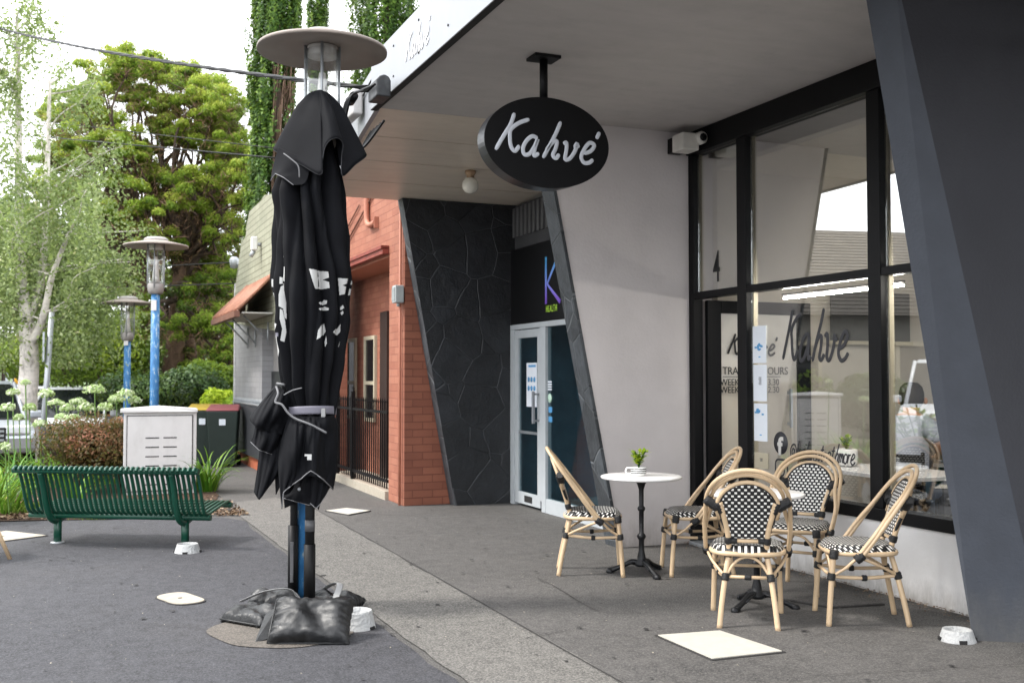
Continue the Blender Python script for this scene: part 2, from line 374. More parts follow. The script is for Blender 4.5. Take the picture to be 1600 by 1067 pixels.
pm('grey_plaster', 'cbc5c4', .85, var=.05, scale=2.5, bump=.3, bscale=38, dirt=.12, dirtc='aaa4a1')
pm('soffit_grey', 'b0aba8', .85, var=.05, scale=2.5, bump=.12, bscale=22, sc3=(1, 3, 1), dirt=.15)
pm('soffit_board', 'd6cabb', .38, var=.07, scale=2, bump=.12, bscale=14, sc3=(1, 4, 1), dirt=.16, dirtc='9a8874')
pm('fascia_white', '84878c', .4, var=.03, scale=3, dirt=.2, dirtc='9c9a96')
pm('charcoal_render', '323339', .75, var=.12, scale=1.5, bump=.35, bscale=55, dirt=.35, dirtc='3d3e42')
pm('charcoal_edge', '40444c', .7, var=.1, scale=5, bump=.35, bscale=50, dirt=.25, dirtc='373b43')
stone('stone_face', 0); stone('stone_edge', 1, '3e4246', '6a6e70', 2.6)
pm('black_frame', '08080a', .5, var=.2, scale=8, bump=.08, bscale=90, spec=.2)
pm('aluminium', 'a3a8ac', .35, .6, var=.06, scale=5)
pm('cream_paint', 'b0a791', .6, var=.05)
pm('beige_wall', 'c8c0b2', .8, var=.04, scale=2)
pm('interior_dark', '3a3838', .7, var=.15)
pm('interior_floor', '55504a', .5, var=.12)
glass('window_glass', .14); glass('upper_glass', .38); glass('dark_glass', .06, (.6, .72, .76)); glass('lamp_glass', .10)
glass('door_glass', .02)
pm('black_satin', '09090b', .5, var=.15, spec=.22)
pm('cast_iron', '17181b', .45, .3, var=.3, scale=20, bump=.4, bscale=60)
pm('rattan', 'bfa686', .42, var=.12, scale=9, bump=.1, bscale=120, sc3=(1, 1, .3))
pm('binding', '0d0e11', .4, var=.2, scale=30, bump=.8, bscale=160, sc3=(1, 1, 6))
weave('weave_back', .037, .0195, .40); weave('weave_front', .031, .0195, .55); weave('weave_seat', .037, .0195, .42)
pm('marble_white', 'e4e2e0', .25, var=.03, scale=5)
pm('cloth_black', '0a0b0f', .8, var=.25, scale=7, bump=.25, bscale=300, dist=.002, dirt=.2, dirtc='111216', spec=.15)
pm('piping_grey', '6c6c6e', .7); pm('strap_grey', '716f7a', .6, var=.1, bump=.4, bscale=200)
pm('print_white', 'b4b4b2', .7, var=.05)
pm('bag_black', '0e0f11', .5, var=.3, scale=9, bump=.5, bscale=11, dist=.02, rvar=.12, dirt=.7, dirtc='2a2b2d')
pm('strap_white', '8a8a8a', .6, var=.1)
pm('bench_green', '0c4232', .35, var=.12, scale=8)
pm('lid_concrete', 'a39b8d', .85, var=.12, scale=14, bump=.3, bscale=90, dirt=.35, dirtc='8e8474')
pm('lid_white', 'b3afa5', .8, var=.06, scale=10, bump=.2, bscale=60, dirt=.22, dirtc='a59c8a')
pm('lid_edge', '2e2c2b', .8)
pm('cabinet_white', 'cac8c7', .5, var=.05, scale=4, dirt=.25, dirtc='908a86')
pm('dark_gap', '1b1a1a', .8)
pm('bowl_white', 'a8a9a9', .55, var=.05, scale=20, bump=.9, bscale=55, dist=.02)
pm('galv', '9fa3a6', .45, .5, var=.1); pm('terracotta_edge', 'a55a3c', .8, var=.15, bump=.3)
pm('disc_under', '8a8078', .55, var=.08, scale=4, dirt=.35, dirtc='8a7a6c'); pm('disc_rim', '6a5d54', .7)
def bluepost():
    m, n, l, b = nt('blue_post')
    x = tex(n, l, 'ShaderNodeTexNoise', 22, 8, sc3=(1, 1, .35), rough=.7)
    o = ramp(n, l, x.outputs[0], [(.40, '28608f'), (.56, '3874a6'), (.59, '7d98ad'), (.66, 'a2acb2')])
    l.new(o, b.inputs['Base Color']); b.inputs['Roughness'].default_value = .6; bumpn(n, l, b, x.outputs[0], .3, .004); MATS['blue_post'] = m
bluepost()
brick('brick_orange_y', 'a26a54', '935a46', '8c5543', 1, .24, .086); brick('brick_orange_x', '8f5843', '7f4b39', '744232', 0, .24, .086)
brick('brick_green', '9c9c88', '939480', '74735f', 1, .46, .1, ms=.018)
brick('brick_white', '9a9a9c', '939395', '888889', 1, .24, .086, ms=.008); brick('brick_white_x', 'c4c4c4', 'bbbbbb', 'aaaaaa', 0, ms=.008)
brick('brick_far', '7a4c3c', '6c4235', '8d8378', 0)
pm('terracotta_tile', '9a7c6e', .7, var=.25, scale=5, bump=.4, bscale=30, dirt=.3); pm('tile_grey', '6a655e', .8, var=.2, scale=3)
pm('gutter_brown', '6f4a3c', .6); pm('red_trim', '7d3a2f', .6, var=.2); pm('orange_paint', 'a86c56', .6, var=.1)
pm('bark_birch', 'cfc8c0', .8, var=.2, scale=6, bump=.5, bscale=12, sc3=(1, 1, 3), dirt=.9, dirtc='3b332e')
pm('bark_brown', '6b5545', .9, var=.35, scale=6, bump=.8, bscale=14, sc3=(2, 2, .4)); pm('bark_dark', '4a3c33', .9, var=.3, scale=6, bump=.6, bscale=12)
leafmat('leaf_birch', [(0, '44523a'), (.5, '738452'), (.85, '9aa678'), (1, 'b2b086')], .4)
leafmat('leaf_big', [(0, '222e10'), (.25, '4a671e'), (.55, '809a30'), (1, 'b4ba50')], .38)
leafmat('leaf_cyp', [(0, '1a2e12'), (.5, '3a5a20'), (.85, '66842f'), (1, '86a048')], .3)
leafmat('leaf_brown', [(0, '3d2a20'), (1, '8a6a50')], .1)
leafmat('leaf_shrub', [(0, '2c4216'), (.5, '5f7a22'), (1, '93a438')], .35)
leafmat('leaf_dark', [(0, '1c2a14'), (.6, '35502a'), (1, '5c7440')], .25)
leafmat('leaf_hedge', [(0, '2c2418'), (.4, '4a4424'), (.7, '6b4a32'), (1, '93604a')], .2)
leafmat('strap_leaf', [(0, '2c5216'), (.6, '4d8424'), (1, '8aa83c')], .3, .4)
leafmat('floret', [(0, '86a456'), (.45, 'b4c692'), (1, 'dfe4cc')], .35)
leafmat('leaf_bright', [(0, '5f8a1c'), (1, 'b0c030')], .4)
leafmat('litter', [(0, '4a3626'), (.5, '6e5540'), (1, '98866c')], .0)
leafmat('grass_mat', [(0, '5a7a2c'), (1, '9cb454')], .3)

grime('white_plaster', 0, .3, '6e675e', .7, 9); grime('grey_plaster', 0, .45, '7c746a', .7, 7); grime('charcoal_render', 0, .6, '5a5854', .6, 8); grime('charcoal_edge', 0, .6, '6a6864', .5, 8); grime('cabinet_white', 0, .5, '7a756c', .5, 6)

# ------------------------------------------------------------------ ground
def sheet(name, poly, z, m, n=1):
    mb = MB(); mb.add([(x, y, z) for x, y in poly], [tuple(range(len(poly)))]); o = mb.build(name, m); o['kind'] = 'structure'; return o
def wob(a, b, n=24, amp=.02, seed=0):
    out = []
    for i in range(n):
        t = i / n; p = Vector(a).lerp(Vector(b), t); q = noise.noise(Vector((p.x * 3 + seed, p.y * 3, 0))) * amp
        out.append((p.x + q, p.y + q * .3))
    return out
sheet('ground', [(-250, -250), (250, -250), (250, 300), (-250, 300)], 0, M_['asphalt_walk'])
sheet('road', [(-14, -60), (-5.6, -60), (-5.6, 24), (-.2, 40), (3, 90), (-9, 90), (-8, 45), (-14, 30)], .004, M_['road'])
sheet('dark_paving', wob((1.72, 4.2), (1.62, 10.6), 40, .03) + [(1.66, 10.9), (1.5, 11.28)] + wob((1.38, 11.33), (-.7, 11.85), 14, .08, 3) + [(-5.4, 12.4), (-5.4, -8), (1.0, -8), (1.25, 3.2), (1.5, 3.9)], .004, M_['asphalt_dark'])
sheet('concrete_path', wob((2.42, 2.0), (2.5, 12.2), 60, .02, 5) + [(2.3, 12.9), (1.8, 12.6), (1.65, 11.5)] + wob((1.66, 10.8), (1.76, 4.2), 40, .03)[::1] + [(1.55, 3.9), (1.3, 3.2), (1.2, 2.0)], .008, M_['aggregate'])
# newer patches of asphalt
p1 = [G(*q) for q in ((700, 912), (835, 905), (870, 918), (935, 955), (1010, 960), (1180, 950), (1320, 952), (1600, 1052), (1600, 1200), (1010, 1090), (905, 1035), (800, 970))]
sheet('asphalt_patch', [(p.x, p.y) for p in p1], .0045, M_['asphalt_new'])
sheet('garden_soil', wob((1.3, 11.36), (-.7, 11.88), 14, .08, 3) + [(-5.4, 12.45), (-5.0, 26), (-.6, 30), (1.4, 26), (1.75, 18), (1.7, 13.4)], .012, M_['soil'])
mb = MB(); mb.tube([(-5.5, y, .05) for y in range(-20, 25, 3)], .09, 4); o = mb.build('kerb', M_['lid_concrete']); o['kind'] = 'structure'
mb = MB(); ring = [(1.16 + .42 * math.cos(a) * (1 + .05 * math.sin(5 * a)), 6.17 + .44 * math.sin(a) * (1 + .04 * math.cos(4 * a)), .0085) for a in [i * math.pi / 24 for i in range(48)]]
mb.add(ring, [tuple(range(48))]); o = mb.build('ground_patch', M_['ring_patch']); o['kind'] = 'structure'
# thin dirt seams in the footpath
mb = MB()
def seam(pts, w=.006):
    P = cr_path([Vector((p[0], p[1], 0)) for p in pts], 5); L = []
    for i, p in enumerate(P):
        t = (P[min(i + 1, len(P) - 1)] - P[max(i - 1, 0)]).normalized(); nn = Vector((-t.y, t.x, 0)) * w * (.6 + .8 * abs(noise.noise(p * 6)))
        L.append((p - nn, p + nn))
    mb.grid([[(a.x, a.y, .0125), (b.x, b.y, .0125)] for a, b in L], smooth=False)
seam([(2.42, 2.2), (2.43, 5), (2.47, 8), (2.5, 12)]); 
seam([tuple(G(*q))[:2] for q in ((840, 905), (870, 920), (935, 957), (1000, 960))], .004)
seam([tuple(G(*q))[:2] for q in ((770, 872), (850, 862), (905, 858))], .003)
for q_ in (((640, 830), (720, 838), (800, 842)), ((1000, 1000), (900, 985), (820, 1000)), ((1250, 1060), (1380, 1052), (1600, 1040)), ((60, 905), (150, 912), (220, 905)), ((100, 1000), (180, 975), (330, 985)), ((560, 862), (640, 880), (700, 874)), ((1260, 1000), (1330, 985), (1480, 995)), ((560, 800), (620, 806), (700, 804))): seam([tuple(G(*q))[:2] for q in q_], .0025)
o = mb.build('pavement_seam', M_['lid_edge']); o['kind'] = 'structure'

# ------------------------------------------------------------------ cafe shop
XW = 5.10; SOF = 3.62; Y2 = 8.02
cafe = thing('cafe_shop', 'cafe shopfront with black framed windows, flat canopy and leaning piers', 'building', (XW, 6, 0))
def pt(mb, name, m, par=None, **k): return mb.build(name, m, par or cafe, world=True, **k)
# canopy slab and fascia
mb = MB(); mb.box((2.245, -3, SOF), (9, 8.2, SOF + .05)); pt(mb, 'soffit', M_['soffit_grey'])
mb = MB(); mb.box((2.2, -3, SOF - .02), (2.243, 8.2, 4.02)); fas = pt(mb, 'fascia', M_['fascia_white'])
mb = MB(); mb.box((2.243, -3, SOF + .06), (9, 8.2, 3.95)); pt(mb, 'canopy_roof', M_['tile_grey'])
mb = MB(); mb.box((2.196, -3, SOF - .028), (2.25, 8.2, SOF - .0205)); pt(mb, 'fascia_trim', M_['dark_gap'], fas)
mb = MB()
for y in np.arange(2.6, 8.1, .62):
    for z in (3.7, 3.93): mb.lathe([(0, 0), (.009, 0), (.009, .004), (0, .004)], n=8, M=frame((2.199, y, z), (0, 1, 0), (0, 0, 1)) @ Matrix.Rotation(math.pi, 4, 'X'))
pt(mb, 'screw', M_['dark_gap'], fas)
Mx = frame((2.197, 7.25, 3.72), (0, -1, 0), (0, 0, 1)); script_mb('Kahve', Mx, .095, .012, .002, True).build('fascia_lettering', pm('lettering_pale', 'e8e8e8', .4), fas, world=True)
# leaning pier at right: street edge (far side) and near edge
mb = MB()
def pier(fb, ft, nb, ntp, yf, yn, xr, z1): 
    return [(nb, yn, 0), (xr, yn, 0), (xr, yf, 0), (fb, yf, 0), (ntp, yn, z1), (xr, yn, z1), (xr, yf, z1), (ft, yf, z1)]
P = pier(4.62, 3.90, 4.94, 3.93, 4.45, 4.25, 7.0, SOF - .001)
v = P; mb.hexa(v); mb.mi = [0, 0, 0, 0, 0, 1]
pt(mb, 'pier', [M_['charcoal_render'], M_['charcoal_edge']])
# pier between the shops: grey face, stone edge
xe = lambda z: 4.33 - .2 * z
mb = MB(); mb.hexa([(xe(0) + .03, Y2, -.02), (6.8, Y2, -.02), (6.8, 8.2, -.02), (xe(0) + .03, 8.2, -.02), (xe(SOF) + .03, Y2, SOF - .001), (6.8, Y2, SOF - .001), (6.8, 8.2, SOF - .001), (xe(SOF) + .03, 8.2, SOF - .001)])
pt(mb, 'pier', M_['grey_plaster'])
mb = MB(); mb.hexa([(xe(0), Y2 - .01, 0), (xe(0) + .029, Y2 - .01, 0), (xe(0) + .029, 8.24, 0), (xe(0), 8.24, 0), (xe(SOF), Y2 - .01, SOF - .002), (xe(SOF) + .029, Y2 - .01, SOF - .002), (xe(SOF) + .029, 8.24, SOF - .002), (xe(SOF), 8.24, SOF - .002)])
pt(mb, 'stone_cladding', M_['stone_edge'])
# wall under the window
mb = MB(); mb.box((XW - .04, 4.4, -.02), (XW + .12, 7.16, .485)); pt(mb, 'lower_wall', M_['white_plaster'])
# window frame (black)
wf = MB(); D0, D1 = XW - .05, XW + .05
def bar(y0, y1, z0, z1, d0=D0, d1=D1): wf.box((d0, y0, z0), (d1, y1, z1))
bar(4.4, 8.02, 3.42, SOF - .002, XW - .07, XW + .07)
bar(8.005, 8.125 - .106, 0, 3.42)
bar(7.94, 8.018, 0, 3.418, XW - .045, XW + .045)
bar(7.155, 7.285, 0, 3.419); bar(5.617, 5.741, .571, 3.419); bar(4.4, 5.616, 2.14, 2.2, D0 + .003, D1); bar(5.742, 7.154, 2.14, 2.2, D0 + .003, D1); bar(7.286, 7.939, 2.14, 2.2, D0 + .003, D1)
bar(4.4, 7.154, .486, .57, XW - .065, XW + .06)
pt(wf, 'window_frame', M_['black_frame'], bevel=.004)
wf = MB()
for y0, y1, z0, z1 in ((7.286, 7.30, 2.2, 3.42), (7.925, 7.939, 2.2, 3.42), (7.139, 7.154, 2.2, 3.42), (5.742, 5.757, 2.2, 3.42), (5.60, 5.616, 2.2, 3.42), (5.60, 5.616, .57, 2.14), (7.139, 7.154, .57, 2.14)):
    wf.box((XW + .012, y0, z0 + .001), (XW + .05, y1, z1 - .001))
pt(wf, 'window_bead', M_['cream_paint'])
for y0, y1, z0, z1, g in ((7.286, 7.94, 2.2, 3.42, 'upper_glass'), (5.741, 7.155, 2.2, 3.42, 'upper_glass'), (4.4, 5.617, 2.2, 3.42, 'upper_glass'), (5.741, 7.155, .57, 2.14, 'window_glass'), (4.4, 5.617, .57, 2.14, 'window_glass')):
    mb = MB(); mb.box((XW, y0 + .002, z0 + .002), (XW + .006, y1 - .002, z1 - .002)); pt(mb, 'pane', M_[g])
# open door leaf with frosted white wall behind it
dl = MB(); DY = 7.93
for a, b in (((5.16, 0.05), (5.30, 2.13)), ((6.14, .05), (6.27, 2.13)), ((5.301, 2.02), (6.139, 2.13)), ((5.301, .05), (6.139, .22))): dl.box((a[0], DY - .045, a[1]), (b[0], DY, b[1]))
door = pt(dl, 'door', M_['black_frame'], bevel=.003)
mb = MB(); mb.box((5.302, DY - .026, .222), (6.138, DY - .02, 2.018)); pt(mb, 'pane', M_['door_glass'], door)
mb = MB(); mb.box((6.0, DY - .1, 1.0), (6.02, DY - .075, 1.35)); mb.box((6.0, DY - .08, 1.02), (6.02, DY - .044, 1.05)); mb.box((6.0, DY - .08, 1.3), (6.02, DY - .044, 1.33)); pt(mb, 'handle', M_['aluminium'], door)
TX, TZ = (1, 0, 0), (0, 0, 1)
DM = lambda px, py: frame(PY(px, py, DY - .03), TX, TZ)
blk = pm('lettering_black', '131316', .5)
script_mb('Kahve', DM(1137, 553), .09, .0105, .0015, True).build('lettering', blk, door, world=True)
for t, px, py, s in (('TRADING HOURS', 1129, 585, .098), ('WEEKDAYS 7 - 3.30', 1125.5, 602, .082), ('WEEKENDS 8 - 2.30', 1125.5, 614, .082)):
    w = text_mb(t, s, DM(px, py), cond=.9, off=.0); w.build('lettering', blk, door, world=True)
a = PY(1129, 588, DY - .03); mb = MB(); mb.box((a.x, DY - .031, a.z - .006), (a.x + .62, DY - .029, a.z)); mb.build('underline', blk, door, world=True)
mb = MB(); mb.box((4.98, 7.3, 0), (5.25, 7.93, .035)); pt(mb, 'threshold', M_['aluminium'], bevel=.006)
# window lettering
WM = lambda px, py: frame(PX(px, py, XW - .003), (0, -1, 0), (0, 0, 1))
win = thing('window_lettering', 'large dark handwritten cafe name with social media handle on the window glass', 'lettering', (XW, 6.4, .7))
dk = pm('lettering_grey', '26262b', .5)
script_mb('Kahve', WM(1223, 562) @ Matrix.Diagonal((.70, 1, 1, 1)), .19, .016, .0015).build('cafe_name', dk, win, world=True)
script_mb('@kahvestrathmore', WM(1234, 714) @ Matrix.Diagonal((.80, 1, 1, 1)), .070, .0062, .001, adv=.82).build('handle_text', dk, win, world=True)
c = PX(1220, 692, XW - .003); q = frame(c, (0, -1, 0), (0, 0, 1))
MB().lathe([(0, 0), (.088, 0), (.088, .001), (0, .001)], n=32, M=q).build('round_logo', dk, win, world=True)
text_mb('f', .19, q @ Matrix.Translation((-.035, -.088, .0025)), cond=1.1, off=.006).build('logo_letter', pm('logo_pale', 'b9b7b2', .5), win, world=True)
c = PX(1221, 735, XW - .003); q = frame(c, (0, -1, 0), (0, 0, 1)); mb = MB(); zz = (-1, 0, 0)
rr = [(math.copysign(abs(math.cos(t)) ** .45, math.cos(t)) * .075, math.copysign(abs(math.sin(t)) ** .45, math.sin(t)) * .085) for t in [i * math.pi / 16 for i in range(32)]]
mb.tube([q @ Vector((x, y, 0)) for x, y in rr], .008, 6, flat=(zz, .0012), closed=True)
mb.tube([q @ Vector((.036 * math.cos(t), .04 * math.sin(t), 0)) for t in [i * math.pi / 10 for i in range(20)]], .0075, 6, flat=(zz, .0012), closed=True)
mb.lathe([(0, 0), (.009, 0), (.009, .001), (0, .001)], c=(.048, .055, 0), n=10, M=q); mb.build('square_logo', dk, win, world=True)
# house number
mb = text_mb('4', .385, frame(PX(1114, 441, XW - .003), (0, -1, 0), (0, 0, 1)), cond=.56, off=.001); o = mb.build('house_number', blk); tag(o, 'black number 4 on the pane above the cafe door', 'number')
# papers on the glass
pap = pm('paper_white', 'd6dbe2', .6, var=.03); pb = pm('print_blue', '4f93c4', .6); pk = pm('print_dark', '4a4a50', .6)
for i, (y0, y1, lab) in enumerate(((510, 567, 'white notice with blue blot taped highest beside the door post'), (570, 627, 'white notice with a dark code block, middle of three beside the door post'), (630, 690, 'white notice with blue heading, lowest large sheet beside the door post'), (706, 733, 'small cream card taped low beside the door post'))):
    a = PX(1177 + i, y0, XW); b = PX(1198 + i, y1, XW); t = thing('paper_notice', lab, 'notice', (XW, a.y, b.z), group='papers taped to the cafe window')
    mb = MB(); mb.box((XW - .006, min(a.y, b.y), b.z), (XW - .003, max(a.y, b.y), a.z)); mb.build('sheet', pap if i < 3 else M_['cream_paint'], t, world=True)
    mb = MB(); yc = (a.y + b.y) / 2; h = a.z - b.z
    if i in (0, 2):
        for k in range(7):
            yy = yc + random.uniform(-.05, .04); zq = b.z + h * (.42 if i == 0 else .78) + random.uniform(-.03, .03); mb.box((XW - .0075 - .0002 * k, yy, zq), (XW - .0065, yy + random.uniform(.02, .06), zq + .014))
        mb.box((XW - .0075, yc - .015, b.z + h * .15), (XW - .0065, yc + .012, b.z + h * .18))
        mb.split('printing', pb, t, world=True)
    else:
        for k in range(9): mb.box((XW - .0075, yc - .02, b.z + h * (.45 + .025 * k)), (XW - .0065, yc + random.uniform(.01, .022), b.z + h * (.462 + .025 * k)))
        mb.split('printing', pk, t, world=True)
# interior room
mb = MB(); mb.box((XW + .1, 2.5, -.02), (10.5, 8.0, .02)); pt(mb, 'inner_floor', M_['interior_floor'])
mb = MB(); mb.box((5.3, 7.94, .02), (9.9, 8.01, 3.5)); mb.box((10.4, 2.5, .02), (10.5, 7.9, 3.5)); pt(mb, 'inner_wall', M_['beige_wall'])
mb = MB(); mb.box((5.3, 2.5, 3.3), (10.5, 7.93, 3.34)); pt(mb, 'inner_ceiling', M_['beige_wall'])
mb = MB(); mb.box((7.0, 7.45, .02), (9.2, 7.835, 1.0)); mb.box((10.2, 3, .02), (10.39, 7.5, 2.4)); pt(mb, 'inner_joinery', M_['interior_dark'])
pm('rail_white', 'e8eef2', .3, var=.02)
mb = MB(); mb.box((6.05, 6.9, 1.75), (6.09, 7.2, 2.05)); 
for k, (y0, y1, lb) in enumerate(((5.78, 7.13, 'lit tube lamp inside the middle cafe window'), (4.5, 5.55, 'lit tube lamp inside the right cafe window'))):
    t = thing('tube_lamp', lb, 'lamp', (XW + .30, y0, 2.10)); MB().tube([(0, 0, 0), (0, y1 - y0, 0)], .008, 10).build('tube', emis('tube_glow', 'f8f4ea', 75) if k == 0 else MATS['tube_glow'], t)
    mb = MB(); mb.box((-.02, 0, .02), (.02, y1 - y0, .035)); mb.build('housing', M_['interior_dark'], t)
bd0, bd1 = PY(1296, 455, 7.84), PY(1420, 534, 7.84)
t = thing('menu_board', 'black board on the inner side wall seen through the middle cafe window', 'board', (bd0.x, 7.84, bd1.z))
mb = MB(); mb.box((0, -.02, 0), (bd1.x - bd0.x, .0, bd0.z - bd1.z)); mb.build('board', pm('board_black', '121214', .6), t, bevel=.004)
mb = MB(); mb.box((-.03, -.025, -.035), (bd1.x - bd0.x + .03, .005, -.001)); mb.build('ledge', M_['cream_paint'], t)
# ------------------------------------------------------------------ clinic shop (recess between stone piers)
XK = 4.75
clin = thing('clinic_shop', 'clinic shopfront recessed behind black stone piers with aluminium doors', 'building', (XK, 10, 0))
def pk_(mb, name, m, par=None, **k): return mb.build(name, m, par or clin, world=True, **k)
zs = lambda y: 3.62 - .16 * (y - 8.2) / 3.3
edge = [(2.27, 8.203), (2.345, 9.0), (2.5, 10.4), (2.64, 11.52)]
mb = MB(); bys = [8.203, 9.02, 9.86, 10.70, 11.52]
def ex(y):
    for (x0, y0), (x1, y1) in zip(edge, edge[1:]):
        if y <= y1 + 1e-6: return x0 + (x1 - x0) * (y - y0) / (y1 - y0)
for a, b in zip(bys, bys[1:]):
    b2 = b - .02
    mb.hexa([(ex(a), a, zs(a)), (9, a, zs(a)), (9, b2, zs(b2)), (ex(b2), b2, zs(b2)), (ex(a), a, zs(a) + .04), (9, a, zs(a) + .04), (9, b2, zs(b2) + .04), (ex(b2), b2, zs(b2) + .04)])
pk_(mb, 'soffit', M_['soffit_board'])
mb = MB(); mb.hexa([(2.3, 8.203, zs(8.2) + .042), (9, 8.203, zs(8.2) + .042), (9, 11.52, zs(11.52) + .042), (2.68, 11.52, zs(11.52) + .042), (2.3, 8.203, 3.93), (9, 8.203, 3.93), (9, 11.52, 3.93), (2.68, 11.52, 3.93)]); pk_(mb, 'canopy_roof', M_['dark_gap'])
mb = MB()
for (x0, y0), (x1, y1) in zip(edge, edge[1:]):
    mb.hexa([(x0 - .04, y0, zs(y0) - .02), (x0 - .001, y0, zs(y0) - .02), (x1 - .001, y1, zs(y1) - .02), (x1 - .04, y1, zs(y1) - .02), (x0 - .04, y0, 3.97), (x0 - .001, y0, 3.97), (x1 - .001, y1, 3.97), (x1 - .04, y1, 3.97)])
fas2 = pk_(mb, 'fascia', M_['fascia_white'])
mb = MB(); mb.tube([(2.22, 8.25, 3.86), (2.29, 9, 3.83), (2.44, 10.4, 3.78), (2.58, 11.5, 3.74)], .008, 6); pk_(mb, 'seam', M_['dark_gap'], fas2)
# stone pier far
xs = lambda z: 4.05 - .185 * z
mb = MB(); zt = zs(11.4) - .002
mb.hexa([(xs(0), 11.35, -.02), (XK, 11.35, -.02), (XK, 11.53, -.02), (xs(0), 11.53, -.02), (xs(zt), 11.35, zt), (XK + .3, 11.35, zt), (XK + .3, 11.53, zt), (xs(zt), 11.53, zt)])
mb.mi = [0, 0, 0, 0, 0, 1]; pk_(mb, 'pier', [M_['stone_face'], M_['stone_edge']])
# shopfront: louvre, sign panel, frames, glass
pnl = MB(); pnl.box((XK - .02, 8.2, 2.06), (XK + .05, 11.349, 2.93)); sgp = pk_(pnl, 'sign_panel', pm('sign_black', '08080a', .35, var=.1))
mb = MB(); mb.box((XK + .03, 8.2, 2.931), (XK + .08, 11.349, 3.45))
lv = pk_(mb, 'louvre', pm('louvre_grey', '3e3e40', .7))
mb = MB()
for y in np.arange(8.3, 11.3, .115): mb.box((XK - .0, y, 3.08), (XK + .029, y + .06, 3.42))
pk_(mb, 'rib', pm('rib_grey', '5a5a5b', .7), lv)
def gradmat():
    m, n, l, b = nt('sign_gradient'); t = n.new('ShaderNodeTexCoord'); s = n.new('ShaderNodeSeparateXYZ'); l.new(t.outputs['Object'], s.inputs[0])
    r = n.new('ShaderNodeMapRange'); r.inputs[1].default_value = 2.28; r.inputs[2].default_value = 2.78; l.new(s.outputs[2], r.inputs[0])
    l.new(ramp(n, l, r.outputs[0], [(0, '8a62d8'), (.5, '6f8fe0'), (1, '4db2e6')]), b.inputs['Base Color']); b.inputs['Roughness'].default_value = .4; return m
KM = lambda px, py: frame(PX(px, py, XK - .022), (0, -1, 0), (0, 0, 1))
mb = MB(); q = KM(853, 475); q0 = q
Hk = (PX(853, 402, XK).z - PX(853, 475, XK).z)
for s in ([(0, 0), (0, Hk)], [(.33, Hk), (.03, Hk * .42), (.36, 0)], [(.42, 0), (.62, Hk), (.82, 0)], [(.5, Hk * .3), (.74, Hk * .3)]):
    pts = [q @ Vector((a, b, 0)) for a, b in s]; mb.tube([p for p in pts], .026, 10, flat=((-1, 0, 0), .003))
mb.build('sign_letters', gradmat(), sgp, world=True)
text_mb('HEALTH', .105, KM(853, 488), cond=.62, off=0, sp=1.25).build('sign_lettering', pm('sign_lime', 'b6e24a', .4), sgp, world=True)
fr = MB()
def kb(y0, y1, z0, z1, d=.0): fr.box((XK - .03 - d, y0, z0), (XK + .04, y1, z1))
kb(8.2, 11.348, 2.0, 2.058); kb(11.24, 11.348, 0, 1.999); kb(10.36, 10.46, 0, 1.999, .004); kb(10.461, 10.52, .11, 1.999); kb(8.24, 10.359, 0, .15)
pk_(fr, 'door_frame', pm('alu_pale', 'b4b9bc', .45, .15, var=.05), bevel=.004)
dr = MB()
for y0, y1, z0, z1 in ((11.14, 11.238, .03, 1.99), (10.521, 10.6, .03, 1.99), (10.601, 11.139, 1.9, 1.99), (10.601, 11.139, .03, .16)): dr.box((XK - .02, y0, z0), (XK + .02, y1, z1))
kd = pk_(dr, 'door', MATS['alu_pale'], bevel=.003)
mb = MB(); mb.box((XK - .012, 10.601, .82), (XK + .012, 11.139, .85)); pk_(mb, 'rail', M_['aluminium'], kd)
mb = MB(); mb.box((XK - .1, 10.54, .95), (XK - .075, 10.57, 1.3)); mb.box((XK - .08, 10.54, .97), (XK - .021, 10.57, .99)); mb.box((XK - .08, 10.54, 1.26), (XK - .021, 10.57, 1.28)); pk_(mb, 'handle', M_['fascia_white'], kd)
mb = MB(); mb.box((XK - .025, 10.74, .06), (XK - .0205, 10.95, .13)); pk_(mb, 'kick_vent', M_['dark_gap'], kd)
mb = MB(); mb.box((XK, 10.602, .161), (XK + .006, 11.138, .819)); mb.box((XK, 10.602, .851), (XK + .006, 11.138, 1.899)); pk_(mb, 'pane', M_['dark_glass'], kd)
mb = MB(); mb.box((XK, 8.24, .151), (XK + .006, 10.359, 1.999)); pk_(mb, 'pane', M_['dark_glass'])
mb = MB(); mb.box((XK + .8, 8.2, 0), (XK + .9, 11.29, 3.4)); mb.box((XK + .1, 11.3, 0), (XK + 3, 11.345, 3.4)); pk_(mb, 'inner_wall', pm('clinic_wall', '7c929c', .8))
# stickers on the clinic door
t = thing('door_poster', 'white and blue hygiene poster on the clinic door glass', 'poster', (XK, 10.9, 1.2))
a, b = PX(823, 567, XK - .008), PX(839, 636, XK - .008)
mb = MB(); mb.box((XK - .01, b.y, b.z), (XK - .006, a.y, a.z)); mb.build('sheet', pap, t, world=True)
mb = MB(); w = a.y - b.y; h = a.z - b.z
for r in range(2):
    for c in range(3): mb.lathe([(0, 0), (.03, 0), (.03, .001), (0, .001)], n=12, M=frame((XK - .0115, b.y + w * (.22 + .28 * c), b.z + h * (.42 + .2 * r)), (0, -1, 0), (0, 0, 1)))
mb.box((XK - .0115, b.y + w * .1, b.z + h * .9), (XK - .0105, b.y + w * .8, b.z + h * .95)); mb.box((XK - .0115, b.y + w * .2, b.z + h * .1), (XK - .0105, b.y + w * .5, b.z + h * .22))
mb.split('printing', pb, t, world=True)
